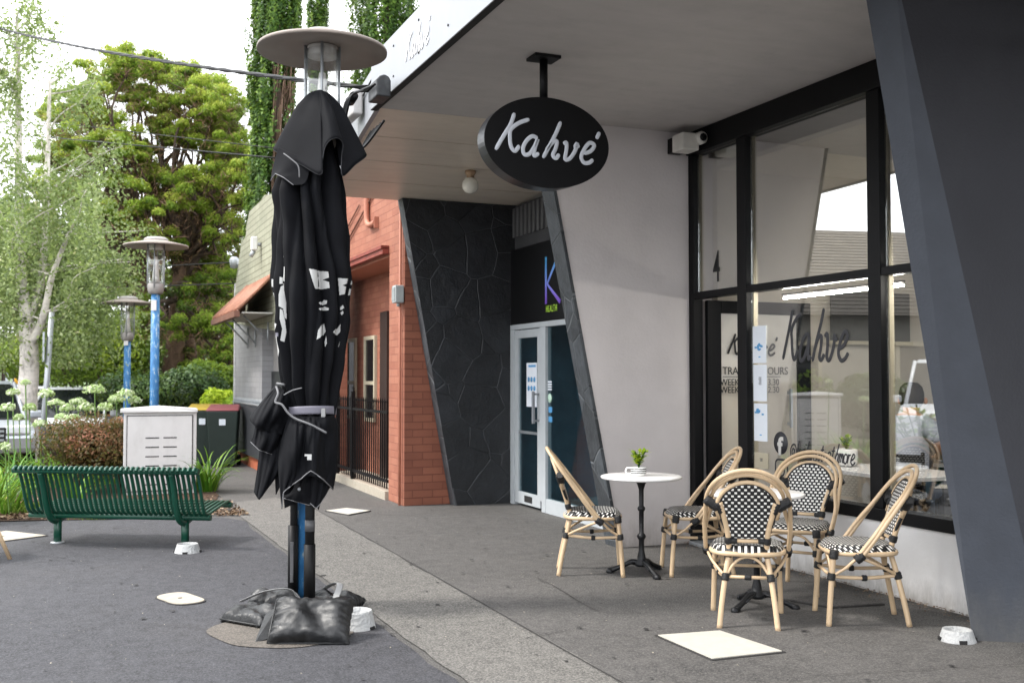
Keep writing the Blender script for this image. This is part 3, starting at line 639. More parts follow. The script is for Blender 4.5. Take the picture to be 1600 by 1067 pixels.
for i, (px, py, lab, mm) in enumerate(((859, 603, 'small white barred sticker on the clinic side glass, uppermost', pap), (859, 622, 'round pale green sticker on the clinic side glass', pm('sticker_green', 'b9d6c2', .5)), (860, 640, 'blue and white sticker below the round one on the clinic glass', pb), (860, 655, 'small blue square sticker lowest on the clinic side glass', pb))):
    c = PX(px, py, XK - .006); mb = MB()
    if i == 1: mb.lathe([(0, 0), (.05, 0), (.05, .002), (0, .002)], c=(0, 0, 0), n=20, M=frame(c, (0, -1, 0), (0, 0, 1)))
    elif i == 0:
        for k in range(4): mb.box((c.x - .002, c.y - .05, c.z - .045 + k * .027), (c.x, c.y + .05, c.z - .028 + k * .027))
    else: mb.box((c.x - .002, c.y - .045, c.z - .03), (c.x, c.y + .045, c.z + .03))
    tag(mb.build('window_sticker', mm), lab, 'sticker')
o = text_mb('6', .26, frame(PX(851, 543, XK - .004), (0, -1, 0), (0, 0, 1)), cond=.6).build('house_number', pm('num_grey', '8a8f92', .5)); tag(o, 'pale grey number 6 high on the clinic side glass', 'number')

# ------------------------------------------------------------------ brick building
bb = thing('brick_building', 'orange painted brick building with a barred porch between the clinic and the corner shop', 'building', (3.6, 13.5, 0))
def pb_(mb, name, m, par=None, **k): return mb.build(name, m, par or bb, world=True, **k)
mb = MB(); mb.box((3.5, 15.2, 0), (3.74, 16.05, 2.95)); mb.box((3.5, 11.56, 2.95), (3.74, 16.05, 4.15)); mb.box((3.5, 11.56, 0), (3.74, 12.17, 2.95))
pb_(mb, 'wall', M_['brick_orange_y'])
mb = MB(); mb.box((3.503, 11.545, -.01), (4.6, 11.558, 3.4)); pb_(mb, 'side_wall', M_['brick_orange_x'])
mb = MB(); mb.box((4.0, 12.17, 0), (4.2, 17.5, 2.94)); pb_(mb, 'porch_wall', M_['brick_orange_y'])
mb = MB(); mb.box((3.741, 12.15, 0), (4.0, 12.168, 2.94)); mb.box((3.52, 12.17, 2.9), (4.0, 16, 2.94)); pb_(mb, 'porch_lining', M_['orange_paint'])
mb = MB(); mb.box((3.42, 12.19, 2.93), (3.498, 15.6, 3.0)); mb.box((3.40, 12.19, 2.99), (3.5, 15.6, 3.03)); pb_(mb, 'trim', M_['red_trim'])
mb = MB(); mb.box((3.46, 12.19, 0), (4.0, 15.3, .1)); pb_(mb, 'step', M_['lid_concrete'])
for (x0, x1) in ((543, 557), (571, 588)):
    a = PX(x0, 590, 3.99); b = PX(x1, 590, 3.99); mb = MB(); z0, z1 = .82, 2.05; w = .055
    mb.box((3.96, b.y, z1 - w), (3.999, a.y, z1)); mb.box((3.96, b.y, z0), (3.999, a.y, z0 + w)); mb.box((3.96, b.y, z0 + w), (3.999, b.y + w, z1 - w)); mb.box((3.96, a.y - w, z0 + w), (3.999, a.y, z1 - w)); mb.box((3.965, b.y + w, 1.35), (3.998, a.y - w, 1.40))
    wn_ = pb_(mb, 'window', M_['cream_paint']); mb = MB(); mb.box((3.98, b.y + w, z0 + w), (3.995, a.y - w, z1 - w)); pb_(mb, 'pane', pm('pane_dark', '16181a', .15), wn_)
a = PX(600, 560, 3.99); mb = MB(); mb.box((3.93, a.y - .35, .1), (3.998, a.y, 2.35)); pb_(mb, 'door', pm('door_dark', '2a1c17', .5))
a = PX(515, 690, 3.99); mb = MB(); mb.box((3.96, a.y, .1), (3.998, a.y + .7, 2.2)); pb_(mb, 'door', pm('door_orange', '9a5230', .5))
mb = MB(); p0 = PX(573, 300, 3.46); mb.tube(cr_path([(3.46, p0.y, 3.9), (3.46, p0.y, 3.52), (3.46, p0.y - .06, 3.40), (3.46, p0.y - .2, 3.37), (3.46, p0.y - .42, 3.37)], 5), .035, 10); pb_(mb, 'vent_pipe', M_['orange_paint'])
mb = MB(); mb.box((3.44, p0.y - .44, 3.3), (3.499, p0.y - .42, 3.44)); pb_(mb, 'pipe_bracket', M_['orange_paint'])
mb = MB(); mb.tube([(3.48, 14.3, 3.28), (3.48, 12.4, 3.9)], .012, 6); mb.tube([(3.48, 14.2, 3.5), (3.48, 13.55, 3.72)], .01, 6); pb_(mb, 'wall_cable', M_['gutter_brown'])
mb = MB(); mb.tube([(3.47, 11.62, -.01), (3.47, 11.62, 3.45)], .016, 8); cb = pb_(mb, 'conduit', M_['orange_paint'])
t = thing('meter_box', 'small grey electrical box on the brick pier beside the stone wall', 'electrical box', (3.46, 11.6, 2.4))
mb = MB(); mb.box((-.075, -.07, -.1), (.03, .07, .1)); mb.build('box', pm('meter_grey', 'a3a8a8', .45), t, bevel=.012)
mb = MB(); mb.box((-.082, -.055, -.075), (-.0755, .055, .075)); mb.tube([(-.02, 0, -.14), (-.02, 0, -.1)], .02, 8); mb.build('lid', pm('meter_lid', '8d9394', .4), t, bevel=.003)
# railing fence before the porch
rf = thing('railing_fence', 'black spear topped metal railing before the brick porch', 'fence', (3.5, 13.5, .1))
y0, y1 = 12.2, 14.78
mb = MB(); mb.box((3.485, y0, 1.02), (3.515, y1, 1.05)); mb.box((3.485, y0, .2), (3.515, y1, .235)); mb.build('rail', M_['black_satin'], rf, world=True)
nb = 26
for i in range(nb):
    y = y0 + .05 + (y1 - y0 - .1) * i / (nb - 1); mb = MB(); mb.box((3.493, y - .007, .13), (3.507, y + .007, 1.15))
    mb.add([(3.488, y - .012, 1.15), (3.512, y - .012, 1.15), (3.512, y + .012, 1.15), (3.488, y + .012, 1.15), (3.5, y, 1.21)], [(0, 1, 4), (1, 2, 4), (2, 3, 4), (3, 0, 4)]); mb.build('bar', M_['black_satin'], rf, world=True)
for y in (y1, 13.9):
    mb = MB(); mb.box((3.475, y - .025, .05), (3.525, y + .025, 1.25)); mb.lathe([(.03, 0), (.03, .02), (.012, .035), (.022, .06), (0, .1)], c=(3.5, y, 1.25), n=10); mb.build('post', M_['black_satin'], rf, world=True)
# ------------------------------------------------------------------ corner shop at far left of the row
cs = thing('corner_shop', 'old corner shop with green brick parapet, tiled awning and white pillar', 'building', (2.9, 18, 0))
def pc_(mb, name, m, par=None, **k): return mb.build(name, m, par or cs, world=True, **k)
prof = [PX(*q, 2.8) for q in ((446, 300), (413, 305), (407, 314), (390, 330), (385, 352), (384, 368), (377, 380), (374, 400), (370, 430), (366, 470), (366, 505), (446, 520))]
mb = MB(); q = Matrix(((0, 0, 1, 2.8), (1, 0, 0, 0), (0, 1, 0, 0), (0, 0, 0, 1)))
mb.prism([(p.y, p.z) for p in prof], .3, q); pc_(mb, 'parapet', M_['brick_green'])
mb = MB(); mb.box((2.82, 17.1, 0), (3.1, 20.0, 2.55)); pc_(mb, 'pillar', M_['brick_white'])
mb = MB(); mb.box((2.8, 20.0, 0), (8, 20.15, 3.2)); pc_(mb, 'side_wall', M_['brick_white_x'])
mb = MB(); mb.box((3.0, 15.9, 0), (3.15, 17.1, 2.55)); pc_(mb, 'shop_wall', pm('shop_grey', '8f8c8a', .8))
mb = MB(); mb.box((2.97, 15.9, .0), (2.999, 17.09, 1.55)); pc_(mb, 'panel', pm('panel_black', '1d2022', .5))
mb = MB(); mb.box((2.9, 16.0, 0), (3.2, 20.2, 4.1)); 
mb2 = MB(); mb2.box((2.72, 15.9, -.02), (2.819, 19.9, .2)); pc_(mb2, 'plinth', M_['terracotta_edge'])
# awning with ridged tiles, hipped at its far end
xi, xo, zi, zo, ya, yb, yh = 2.78, 2.27, 2.98, 2.44, 15.95, 18.75, 18.3
mb = MB(); mb.add([(xi, ya, zi), (xo, ya, zo), (xo, yb, zo), (xi, yh, zi), (xi, yb, zo)], [(0, 3, 2, 1), (3, 4, 2)])
mb.add([(xi, ya, zi - .05), (xo, ya, zo - .05), (xo, yb, zo - .05), (xi, yh, zi - .05)], [(0, 1, 2, 3)]); aw = pc_(mb, 'awning', M_['terracotta_tile'])
mb = MB(); n = 15
for i in range(n + 1):
    y = ya + (yb - ya) * i / n; f = min(1, (yb - y) / (yb - yh)) ; mb.tube([(xo, y, zo + .02), (xo + (xi - xo) * f, y if f == 1 else y + 0, zo + .02 + (zi - zo) * f)], .028, 6)
mb.tube([(xo, yb, zo + .02), (xi, yh, zi + .02)], .04, 6); pc_(mb, 'tile_ridge', pm('tile_ridge', '9c6d58', .7, var=.3), aw)
mb = MB(); mb.box((xo - .05, ya, zo - .09), (xo + .03, yb, zo + .0)); pc_(mb, 'gutter', M_['gutter_brown'], aw)
mb = MB(); mb.box((xo + .06, ya, 2.405), (xi, yb - .1, 2.425)); pc_(mb, 'awning_lining', pm('lining_white', 'a8a6a0', .7), aw)
for y in (16.4, 17.6, 18.4):
    mb = MB(); mb.tube([(2.8, y, 2.0), (2.42, y, 2.40)], .014, 6); mb.tube([(2.79, y, 2.3), (2.79, y, 1.95)], .014, 6); pc_(mb, 'bracket', M_['galv'], aw)
# spear fence in front of the corner shop
sf = thing('low_fence', 'dark solid panel fence with small spikes against the white pillar', 'fence', (2.66, 17, 0))
mb = MB(); mb.box((2.66, 15.9, .2), (2.69, 19.2, .98)); mb.build('panel', pm('fence_dark', '2a2c30', .6), sf, world=True)
for i in range(34):
    y = 15.95 + i * .096; mb = MB(); mb.tube([(2.675, y, .98), (2.675, y, 1.08), (2.675, y, 1.12)], [.009, .008, .001], 5); mb.build('spike', M_['galv'], sf, world=True)
mb = MB(); mb.box((2.65, 15.9, 1.02), (2.70, 19.2, 1.04)); mb.build('rail', M_['galv'], sf, world=True)
# flood light on corner parapet
p = PX(402, 382, 2.74); t = thing('wall_lamp', 'small white flood lamp on the green brick parapet', 'lamp', p)
mb = MB(); mb.box((-.1, -.06, -.1), (0, .06, .12)); mb.build('housing', pm('lamp_white', 'd0d0cc', .5), t, bevel=.02)
mb = MB(); mb.tube([(0, 0, 0), (.06, 0, 0)], .03, 8); mb.tube([(-.05, 0, -.1), (-.1, .02, -.2)], .035, 8); mb.build('bracket', M_['galv'], t)
p = PX(366, 410, 2.74); t = thing('spot_lamp', 'grey spot lamp at the far edge of the green brick parapet', 'lamp', p)
mb = MB(); mb.lathe([(.0, -.12), (.07, -.1), (.09, .05), (.05, .1), (0, .1)], n=12); mb.build('shade', M_['galv'], t); MB().tube([(0, 0, 0), (.08, -.1, -.05)], .015, 6).build('arm', M_['galv'], t)

# ------------------------------------------------------------------ things under the canopies
sg = thing('hanging_sign', 'black oval sign with pale handwritten cafe name hanging under the canopy', 'sign', (2.93, 6.39, 3.02))
mb = MB(); n = 72; ax_, az_ = .458, .305
ring = [(ax_ * math.cos(2 * math.pi * i / n), az_ * math.sin(2 * math.pi * i / n)) for i in range(n)]
mb.prism(ring, .006, frame((0, 0, 0), (1, 0, 0), (0, 0, 1))); mb.build('front_panel', M_['black_satin'], sg)
rim = MB(); rim.prism([(x * .992, y * .992) for x, y in ring], -.13, frame((0, .001, 0), (1, 0, 0), (0, 0, 1))); rim.build('body', pm('sign_rim', '202226', .3, .0), sg)
pz = lambda x, y: ((x - 577) / 383 * ax_, (622 - y) / 275 * az_)
ST = [[(372, 463), (348, 535), (305, 610), (260, 693)], [(462, 492), (400, 520), (352, 562), (345, 610), (352, 665), (376, 690), (402, 655)],
      [(512, 603), (480, 592), (445, 622), (424, 668), (432, 705), (462, 700), (492, 655), (512, 608), (494, 668), (492, 708), (520, 690)],
      [(655, 487), (625, 560), (585, 640), (545, 717)], [(562, 675), (600, 622), (630, 608), (624, 650), (606, 695), (625, 712), (645, 685)],
      [(672, 622), (690, 612), (690, 655), (682, 712), (712, 705), (745, 655), (758, 610), (745, 632), (772, 622)],
      [(800, 668), (842, 650), (866, 612), (836, 600), (803, 640), (783, 690), (800, 724), (832, 722), (858, 700)], [(900, 527), (880, 570)]]
mb = MB()
for s in ST:
    P = cr_path([(pz(*a)[0], -.008, pz(*a)[1]) for a in s], 7); nn = len(P)
    mb.tube(P, [.0142 * min(1, .55 + .25 * min(i, nn - 1 - i)) for i in range(nn)], 10, flat=((0, 1, 0), .003))
mb.build('lettering', pm('sign_grey', 'c2c6cd', .4, var=.03), sg)
mb = MB(); mb.lathe([(.028, .29), (.028, .598)], n=20, c=(-.0, .065, 0)); mb.build('post', M_['black_satin'], sg)
mb = MB(); mb.box((-.095, -.015, .5785), (.095, .145, .599)); mb.build('mounting_plate', M_['black_satin'], sg, bevel=.003)
t = thing('security_camera', 'white boxy camera in the corner above the cafe door frame', 'camera', (4.93, 7.80, 3.475))
mb = MB(); mb.box((-.13, -.1, -.075), (.035, .08, .075)); mb.build('housing', pm('cam_white', 'd2cfc8', .4), t, bevel=.012)
mb = MB(); mb.lathe([(0, 0), (.055, 0), (.055, .06), (.045, .075), (0, .075)], n=20, M=frame((.05, -.06, .035), (1, 0, 0), (0, 0, 1))); mb.build('lens_hood', MATS['cam_white'], t)
mb = MB(); mb.lathe([(0, 0), (.034, 0), (.034, .006), (0, .012)], n=16, M=frame((.05, -.137, .035), (1, 0, 0), (0, 0, 1))); mb.build('lens', M_['black_frame'], t)
mb = MB(); mb.box((-.1, .081, -.06), (.02, .2, .07)); mb.build('bracket', M_['black_frame'], t)
gp = G(735, 268, zs(10.3)); gp = PX(735, 268, 3.7)
t = thing('globe_lamp', 'round white globe lamp on the boarded canopy lining', 'lamp', (gp.x, gp.y, zs(gp.y)))
mb = MB(); mb.lathe([(.055, 0), (.055, -.03), (.04, -.05), (.038, -.075)], n=18); mb.build('fitting', pm('lamp_brass', 'a08468', .5, .3), t)
mb = MB(); mb.lathe([(.036, -.07), (.06, -.085), (.078, -.115), (.083, -.15), (.078, -.185), (.055, -.215), (.02, -.23), (0, -.232)], n=24); mb.build('globe', pm('globe_white', 'd8d4c8', .2, var=.1, scale=4), t)
# junction box and cables at the canopy corner
jb = PX(594, 138, 2.1); t = thing('junction_box', 'dark weathered cable box at the corner where the two canopies meet', 'electrical box', jb)
mb = MB(); mb.prism([(-.06, -.09), (.05, -.09), (.05, .03), (.035, .06), (.0, .075), (-.035, .06), (-.06, .03)], .24, frame((0, -.12, 0), (1, 0, 0), (0, 0, 1)) @ Matrix.Translation((0, 0, -.24))); mb.build('housing', pm('jbox_grey', '2a2c2f', .5, var=.4, scale=12, dirt=.4, dirtc='6a6a68'), t, bevel=.01)
for k in range(5):
    a = Vector((-.08, .05 - .05 * k, -.02)); mb = MB(); mb.tube(cr_path([a, a + Vector((-.06, .25 + .1 * k, .02)), a + Vector((-.05, .5 + .05 * k, -.2 - .03 * k)), a + Vector((.02, .45, -.38)), a + Vector((.08, .2 - .04 * k, -.25))], 6), .009, 6); mb.build('cable', M_['black_satin'], t)
mb = MB(); mb.lathe([(0, -.06), (.035, -.06), (.035, .06), (0, .06)], c=(0, 0, 0), n=12, M=Matrix.Translation((-.1, .45, .02)) @ Matrix.Rotation(1.4, 4, 'X')); mb.build('cable_clamp', M_['black_satin'], t)
ib = PX(551, 165, 2.22); t = thing('service_box', 'pale grey service box with small vents on the far canopy fascia', 'electrical box', ib)
mb = MB(); mb.box((-.05, -.2, -.12), (.04, .2, .1)); mb.build('housing', M_['cabinet_white'], t, bevel=.015)
mb = MB()
for k in range(4): mb.box((-.053, -.02, -.08 + k * .04), (-.0505, .04, -.06 + k * .04))
mb.build('vent', M_['dark_gap'], t)
# ------------------------------------------------------------------ overhead cables
def wire(name, a, b, r, lab, sag=.0, strands=1):
    a, b = Vector(a), Vector(b); mb = MB()
    for s in range(strands):
        P = []
        for i in range(41):
            t = i / 40; p = a.lerp(b, t); p.z -= sag * 4 * t * (1 - t)
            if strands > 1: p += Vector((math.cos(t * 90 + s * 2.1), 0, math.sin(t * 90 + s * 2.1))) * r * .9
            P.append(p)
        mb.tube(P, r, 5)
    o = mb.build(name, M_['black_satin']); tag(o, lab, 'cable')
A = jb + Vector((-.07, .1, .02)); B = PY(0, 38, 20); far = A + (B - A) * 1.25
wire('overhead_cable', A, far, .013, 'thick twisted cable crossing the sky to the canopy corner', .12, 3)
a, b = PY(430, 247, 15.5), PY(0, 208, 26); wire('overhead_cable', a, b + (b - a) * .3, .012, 'black wire crossing before the big tree, lower of the two')
a, b = PY(430, 232, 17), PY(0, 182, 28); wire('overhead_cable', a, b + (b - a) * .3, .008, 'thin wire crossing just above the black one before the big tree')
a, b = PX(366, 410, 2.78), PY(0, 428, 40); wire('overhead_cable', a, b, .012, 'thin wire from the corner shop lamp towards the road')
a, b = PX(366, 443, 2.78), PY(0, 455, 40); wire('overhead_cable', a, b, .012, 'lowest thin wire from the corner shop wall behind the blue posts')

# ------------------------------------------------------------------ street lamps
def lamp(cx, cy, zb, zd, disc, lab, lean=0, tagged=True):
    t = thing('street_lamp', lab, 'street lamp', (cx, cy, zb), -YAW, group='blue street lamps along the footpath'); h = zd - zb
    k = disc / .42; r = .0575
    mb = MB(); mb.tube([(-lean, 0, -.02), (-lean * .5, 0, (h - .62) / 2), (0, 0, h - .62)], [r * 1.0, r, r * .95], 20); mb.build('pole', M_['blue_post'], t)
    mb = MB(); mb.lathe([(.075, h - .68), (.095, h - .66), (.105, h - .62), (.105, h - .55), (.09, h - .53), (0, h - .53)], n=24); mb.build('collar', pm('lamp_grey', '8a8682', .5, .2, dirt=.3), t)
    mb = MB(); mb.lathe([(.1, h - .53), (.1, h - .03), (.097, h - .03), (.097, h - .53)], n=28); mb.build('glass', M_['lamp_glass'], t)
    mb = MB(); mb.lathe([(.06, h - .53), (.045, h - .45), (.028, h - .25), (.022, h - .18), (0, h - .17)], n=16); mb.build('diffuser', pm('diff_white', 'e2e2de', .4), t)
    for a in (.0, math.pi / 2, math.pi, -math.pi / 2):
        mb = MB(); mb.tube([(.108 * math.cos(a + .15), .108 * math.sin(a + .15), h - .6), (.108 * math.cos(a + .15), .108 * math.sin(a + .15), h - .005)], .009, 8); mb.build('rod', M_['galv'], t)
    mb = MB(); mb.lathe([(.1, h - .005), (disc * .5, h - .015), (disc, h - .045), (disc * 1.003, h - .03), (disc * .995, h - .022), (disc * .5, h + .025), (.14, h + .04)], n=56); ds = mb.build('disc_shade', M_['disc_under'], t)
    mb = MB(); mb.lathe([(.096, h - .075), (.096, h - .01), (0, h - .01)], n=28); mb.build('gasket', pm('foam_white', 'd8d6d2', .8, dirt=.4, dirtc='7d6c5c'), t)
    mb = MB(); mb.lathe([(.16, h + .03), (.155, h + .065), (.12, h + .085), (0, h + .09)], n=32); mb.build('cap', pm('cap_grey', '9a9692', .5, .2, dirt=.4), t)
    return t
p = PY(504, 70, 7.0); yl = 6.72
p = PY(504, 72, yl); lamp(p.x, p.y, 0, p.z, .415, 'tall lamp on a peeling blue post behind the folded umbrella', lean=.115)
p = PY(244, 381, 14.9); lamp(p.x, p.y, -.1, p.z, .42, 'lamp on a blue post rising behind the white cabinet', 0)
p = PY(200, 471, 19.2); lamp(p.x, p.y, -.3, p.z, .42, 'farthest and smallest lamp on a blue post before the green trees', 0)
for (px, py, Y) in ((240, 477, 14.85), (199, 533, 19.1)):
    p = PY(px, py, Y); t = bpy.data.objects  # small tags on the posts
    pr = [o for o in bpy.data.objects if o.name.startswith('street_lamp') and abs(o.location.y - Y) < .2][0]
    mb = MB(); l = pr.location; mb.box((-.035, -.075, p.z - l.z - .07), (.035, -.059, p.z - l.z + .07)); mb.build('post_tag', M_['cabinet_white'], pr)
# ------------------------------------------------------------------ folded umbrella
UX, UY = PY(490, 700, 6.55).x, 6.55
D0u = (Vector((UX, UY, 0)) - Vector((0, 0, 0))).dot(Vector((math.sin(YAW), math.cos(YAW), 0)))
um = thing('folded_umbrella', 'closed black cafe umbrella tied with a grey strap, printed with white shapes', 'umbrella', (UX, UY, 0), -YAW)
SC = (F * 1.0) / (D0u) # px per metre at the umbrella
def U(px, py, d=0):     # local point: px,py in the photo, d metres towards the camera
    k = (D0u - d) / D0u
    x = (px - 800) / SC * k; x0 = (490 - 800) / SC
    z = CH + (590 - py) / SC * k
    return Vector((x - x0, -d, z))
def drape(rows, name, m, nu=10, nv=10, lin_=True, par=um, thick=.004, pipe=None, folds=0, amp=0, closed=False):
    """rows: list of point lists (same length) from top to bottom"""
    cols = [cr_path(r, nu, closed) for r in rows]; n = len(cols[0])
    if lin_ and not closed:
        q = rows[-1]; L = [q[i].lerp(q[i + 1], k / nu) for i in range(len(q) - 1) for k in range(nu)] + [q[-1]]
        cols[-1] = [a.lerp(b, .25) for a, b in zip(L, cols[-1])]
    G_ = list(zip(*[cr_path([cols[r][i] for r in range(len(rows))], nv) for i in range(n)]))
    if folds:
        for j, row in enumerate(G_):
            for i, p in enumerate(row):
                q = noise.noise(Vector((i * .09 * folds, j * .05, 3.3))) * amp + noise.noise(Vector((i * .35 * folds, j * .09, 9.3))) * amp * .4
                p.y -= q * min(1, j / 6 + .2); p.x += q * .3
    mb = MB(); mb.grid([[tuple(p) for p in row] for row in G_], closed=closed)
    o = mb.build(name, m, par); sm = o.modifiers.new('solid', 'SOLIDIFY'); sm.thickness = thick; sm.offset = 0
    if pipe:
        e = [p for p in G_[-1]]; mb = MB(); mb.tube(e, pipe, 6, closed=closed); mb.build('piping', M_['piping_grey'], o)
    return o, G_
# body of folded cloth
zs_ = [(145, 492, 5, 4), (175, 491, 16, 14), (230, 488, 34, 28), (265, 484, 50, 40), (300, 481, 57, 48), (380, 483, 58, 48), (440, 486, 62, 50), (500, 488, 59, 48), (560, 487, 51, 42), (605, 486, 45, 36), (640, 487, 36, 30), (665, 486, 34, 30)]
ysn = np.array([z[0] for z in zs_], float)
def prof_at(y): return [np.interp(y, ysn, [z[k] for z in zs_]) for k in (1, 2, 3)]
NT, NZ = 240, 110; rowsB = []
def body_pt(th_, y, ex=0):
    cx, rx, ry = prof_at(y); t = (y - 145) / 520
    tw = .55 * t + .25 * math.sin(3 * t)
    f = abs(math.sin(5.5 * (th_ + tw + .12 * math.sin(6 * t + 3 * th_)))) ** .6; g = abs(math.sin(3.5 * (th_ + .8 - tw * .7) + 1.1 * math.sin(t * 4)))
    lo = noise.noise(Vector((math.cos(th_) * 1.5, math.sin(th_) * 1.5, t * 3.5)))
    fine = noise.noise(Vector((math.cos(th_) * 5, math.sin(th_) * 5, t * 5)))
    m = min(1, t * 7)
    r = 1 + m * (-.40 * (1 - f) - .20 * (1 - g) + .13 * lo + .06 * fine) + .02
    r *= 1 + .02 * math.sin(y * .09 + th_ * 2) * m
    x = math.cos(th_) * rx / SC * r * 1.06 + (cx - 490) / SC; d = math.sin(th_) * ry / SC * r * 1.06
    p = Vector((x * (1 + ex), -d * (1 + ex), CH + (590 - y) / SC)); return p
for j in range(NZ + 1):
    y = 145 + 520 * j / NZ; rowsB.append([tuple(body_pt(2 * math.pi * i / NT, y)) for i in range(NT)])
mb = MB(); mb.grid(rowsB, closed=True); can = mb.build('canopy', M_['cloth_black'], um)
# white printed shapes following the cloth
from mathutils.bvhtree import BVHTree
bv = BVHTree.FromPolygons([Vector(v) for v in mb.v], mb.f)
def patch(poly, name='print', m='print_white'):
    # poly in photo px; laid on the cloth from the street side of the umbrella and meshed finely
    xs_, ys_ = [p[0] for p in poly], [p[1] for p in poly]
    def inside(x, y):
        c = False; j = len(poly) - 1
        for i in range(len(poly)):
            if (poly[i][1] > y) != (poly[j][1] > y) and x < (poly[j][0] - poly[i][0]) * (y - poly[i][1]) / (poly[j][1] - poly[i][1]) + poly[i][0]: c = not c
            j = i
        return c
    st = .6; vs = {}; fs = []
    def V(i, j):
        if (i, j) not in vs:
            x, y = min(xs_) + i * st, min(ys_) + j * st; o = U(x, y, 0) + Vector((0, -2, 0)); h = bv.ray_cast(o, Vector((0, 1, 0)))
            vs[(i, j)] = (len(vs), None if h[0] is None else h[0] + Vector((0, -.0025, 0)))
        return vs[(i, j)]
    for i in range(int((max(xs_) - min(xs_)) / st) + 1):
        for j in range(int((max(ys_) - min(ys_)) / st) + 1):
            if inside(min(xs_) + (i + .5) * st, min(ys_) + (j + .5) * st):
                q = [V(i, j), V(i + 1, j), V(i + 1, j + 1), V(i, j + 1)]
                if all(a[1] is not None for a in q) and max(a[1].y for a in q) - min(a[1].y for a in q) < .08: fs.append(tuple(a[0] for a in q)[::-1])
    if not fs: return
    arr = sorted(vs.values(), key=lambda a: a[0]); k = MB(); k.add([tuple(a[1]) if a[1] is not None else (0, 0, 1) for a in arr], fs, True); k.split(name, M_[m], can)
for P_ in ([(491, 425), (518, 428), (519, 437), (508, 440), (519, 444), (520, 453), (500, 455)], [(531, 437), (551, 438), (551, 442), (538, 448), (551, 453), (550, 459), (533, 463)],
    [(504, 476), (510, 471), (516, 472), (515, 477), (507, 479)], [(504, 485), (511, 481), (519, 484), (518, 487), (506, 487)], [(534, 482), (538, 478), (540, 482), (537, 485), (534, 486)], [(534, 490), (538, 487), (539, 491), (536, 494)],
    [(510, 506), (513, 519), (506, 529), (501, 532), (503, 518)], [(525, 520), (534, 507), (533, 520), (528, 525)], [(511, 535), (514, 526), (515, 537), (512, 543)], [(530, 543), (533, 534), (531, 542)],
    [(423, 436), (429, 437), (428, 449), (423, 448)], [(424, 457), (428, 458), (430, 475), (433, 490), (431, 508), (427, 500), (424, 478)], [(441, 435), (446, 436), (446, 446), (441, 446)],
    [(443, 450), (450, 446), (451, 470), (452, 500), (449, 498), (447, 484), (440, 480), (440, 462)], [(449, 420), (451, 421), (451, 444), (448, 440)], [(442, 484), (446, 486), (450, 503), (452, 520), (449, 535), (443, 533), (446, 515), (442, 500)],
    [(446, 400), (449, 404), (449, 408)], [(431, 527), (437, 524), (438, 545), (435, 560), (431, 562), (430, 545)], [(431, 512), (434, 506), (437, 508), (433, 520)]):
    patch(P_)
patch([(431, 521), (440, 521), (440, 527), (431, 527)], 'print', 'strap_grey')
# vent flap: square hood with hanging corners
edge_ = [U(424, 232, .03), U(445, 243, .12), U(470, 257, .19), U(498, 271, .27), U(501, 248, .24), U(505, 228, .25), U(514, 216, .27), U(526, 214, .24), U(533, 224, .19), U(531, 246, .16), U(533, 273, .15), U(552, 256, .08), U(570, 240, .0), U(545, 235, -.13), U(520, 262, -.22), U(490, 230, -.2), U(455, 255, -.15), U(440, 232, -.06)]
apex = U(495, 138, .0)
mb = MB(); ed = cr_path(edge_, 6, True)
for i, e in enumerate(ed):   # keep the hanging corners crisp
    pass
rows_ = []
for j in range(25):
    u = j / 24; row = []
    for i, e in enumerate(ed):
        h = u ** .62 if u < .3 else (.3 ** .62 + (u - .3) / .7 * (1 - .3 ** .62)); zz_ = u ** 1.12
        p = Vector((apex.x + (e.x - apex.x) * h, apex.y + (e.y - apex.y) * h, apex.z + (e.z - apex.z) * zz_))
        b = math.sin(math.pi * u) * .012 * noise.noise(Vector((i * .12, u * 2, 5))) * 2; p.y -= b
        row.append(tuple(p))
    rows_.append(row)
mb.grid(rows_, closed=True); vf = mb.build('vent_flap', M_['cloth_black'], um); sm = vf.modifiers.new('s', 'SOLIDIFY'); sm.thickness = .004
mb = MB(); mb.tube([Vector(p) for p in rows_[-1]], .0035, 5, closed=True); mb.build('hem', pm('hem_dark', '2c2d31', .7), vf)
drape([[U(432, 228, .08), U(450, 236, .13), U(470, 246, .17), U(482, 262, .18)], [U(424, 258, .07), U(440, 262, .15), U(458, 268, .17), U(474, 285, .19)], [U(420, 281, .08), U(427, 270, .14), U(440, 276, .19), U(456, 288, .2)]], 'under_flap', M_['cloth_black'], pipe=.003)
mb = MB(); mb.tube(cr_path([U(440, 238, .17), U(452, 247, .2), U(463, 258, .21), U(465, 276, .2)], 6), .004, 6); mb.build('piping', M_['piping_grey'], um)
# strap
mb = MB(); st = []
for j in range(5):
    y = 636 + 12.5 * j / 4; st.append([(U(487, y).x + 1.03 * 37 / SC * math.cos(a) , -1.0 * 34 / SC * math.sin(a), U(487, y).z + .012 * math.sin(a + .4)) for a in [2 * math.pi * i / 60 for i in range(60)]])
mb.grid(st, closed=True); so = mb.build('strap', M_['strap_grey'], um); sm = so.modifiers.new('s', 'SOLIDIFY'); sm.thickness = .004
mb = MB(); mb.box((U(508, 640).x, -.145, U(0, 650).z), (U(514, 640).x, -.12, U(0, 637).z)); mb.build('buckle', M_['strap_white'], so, bevel=.002)
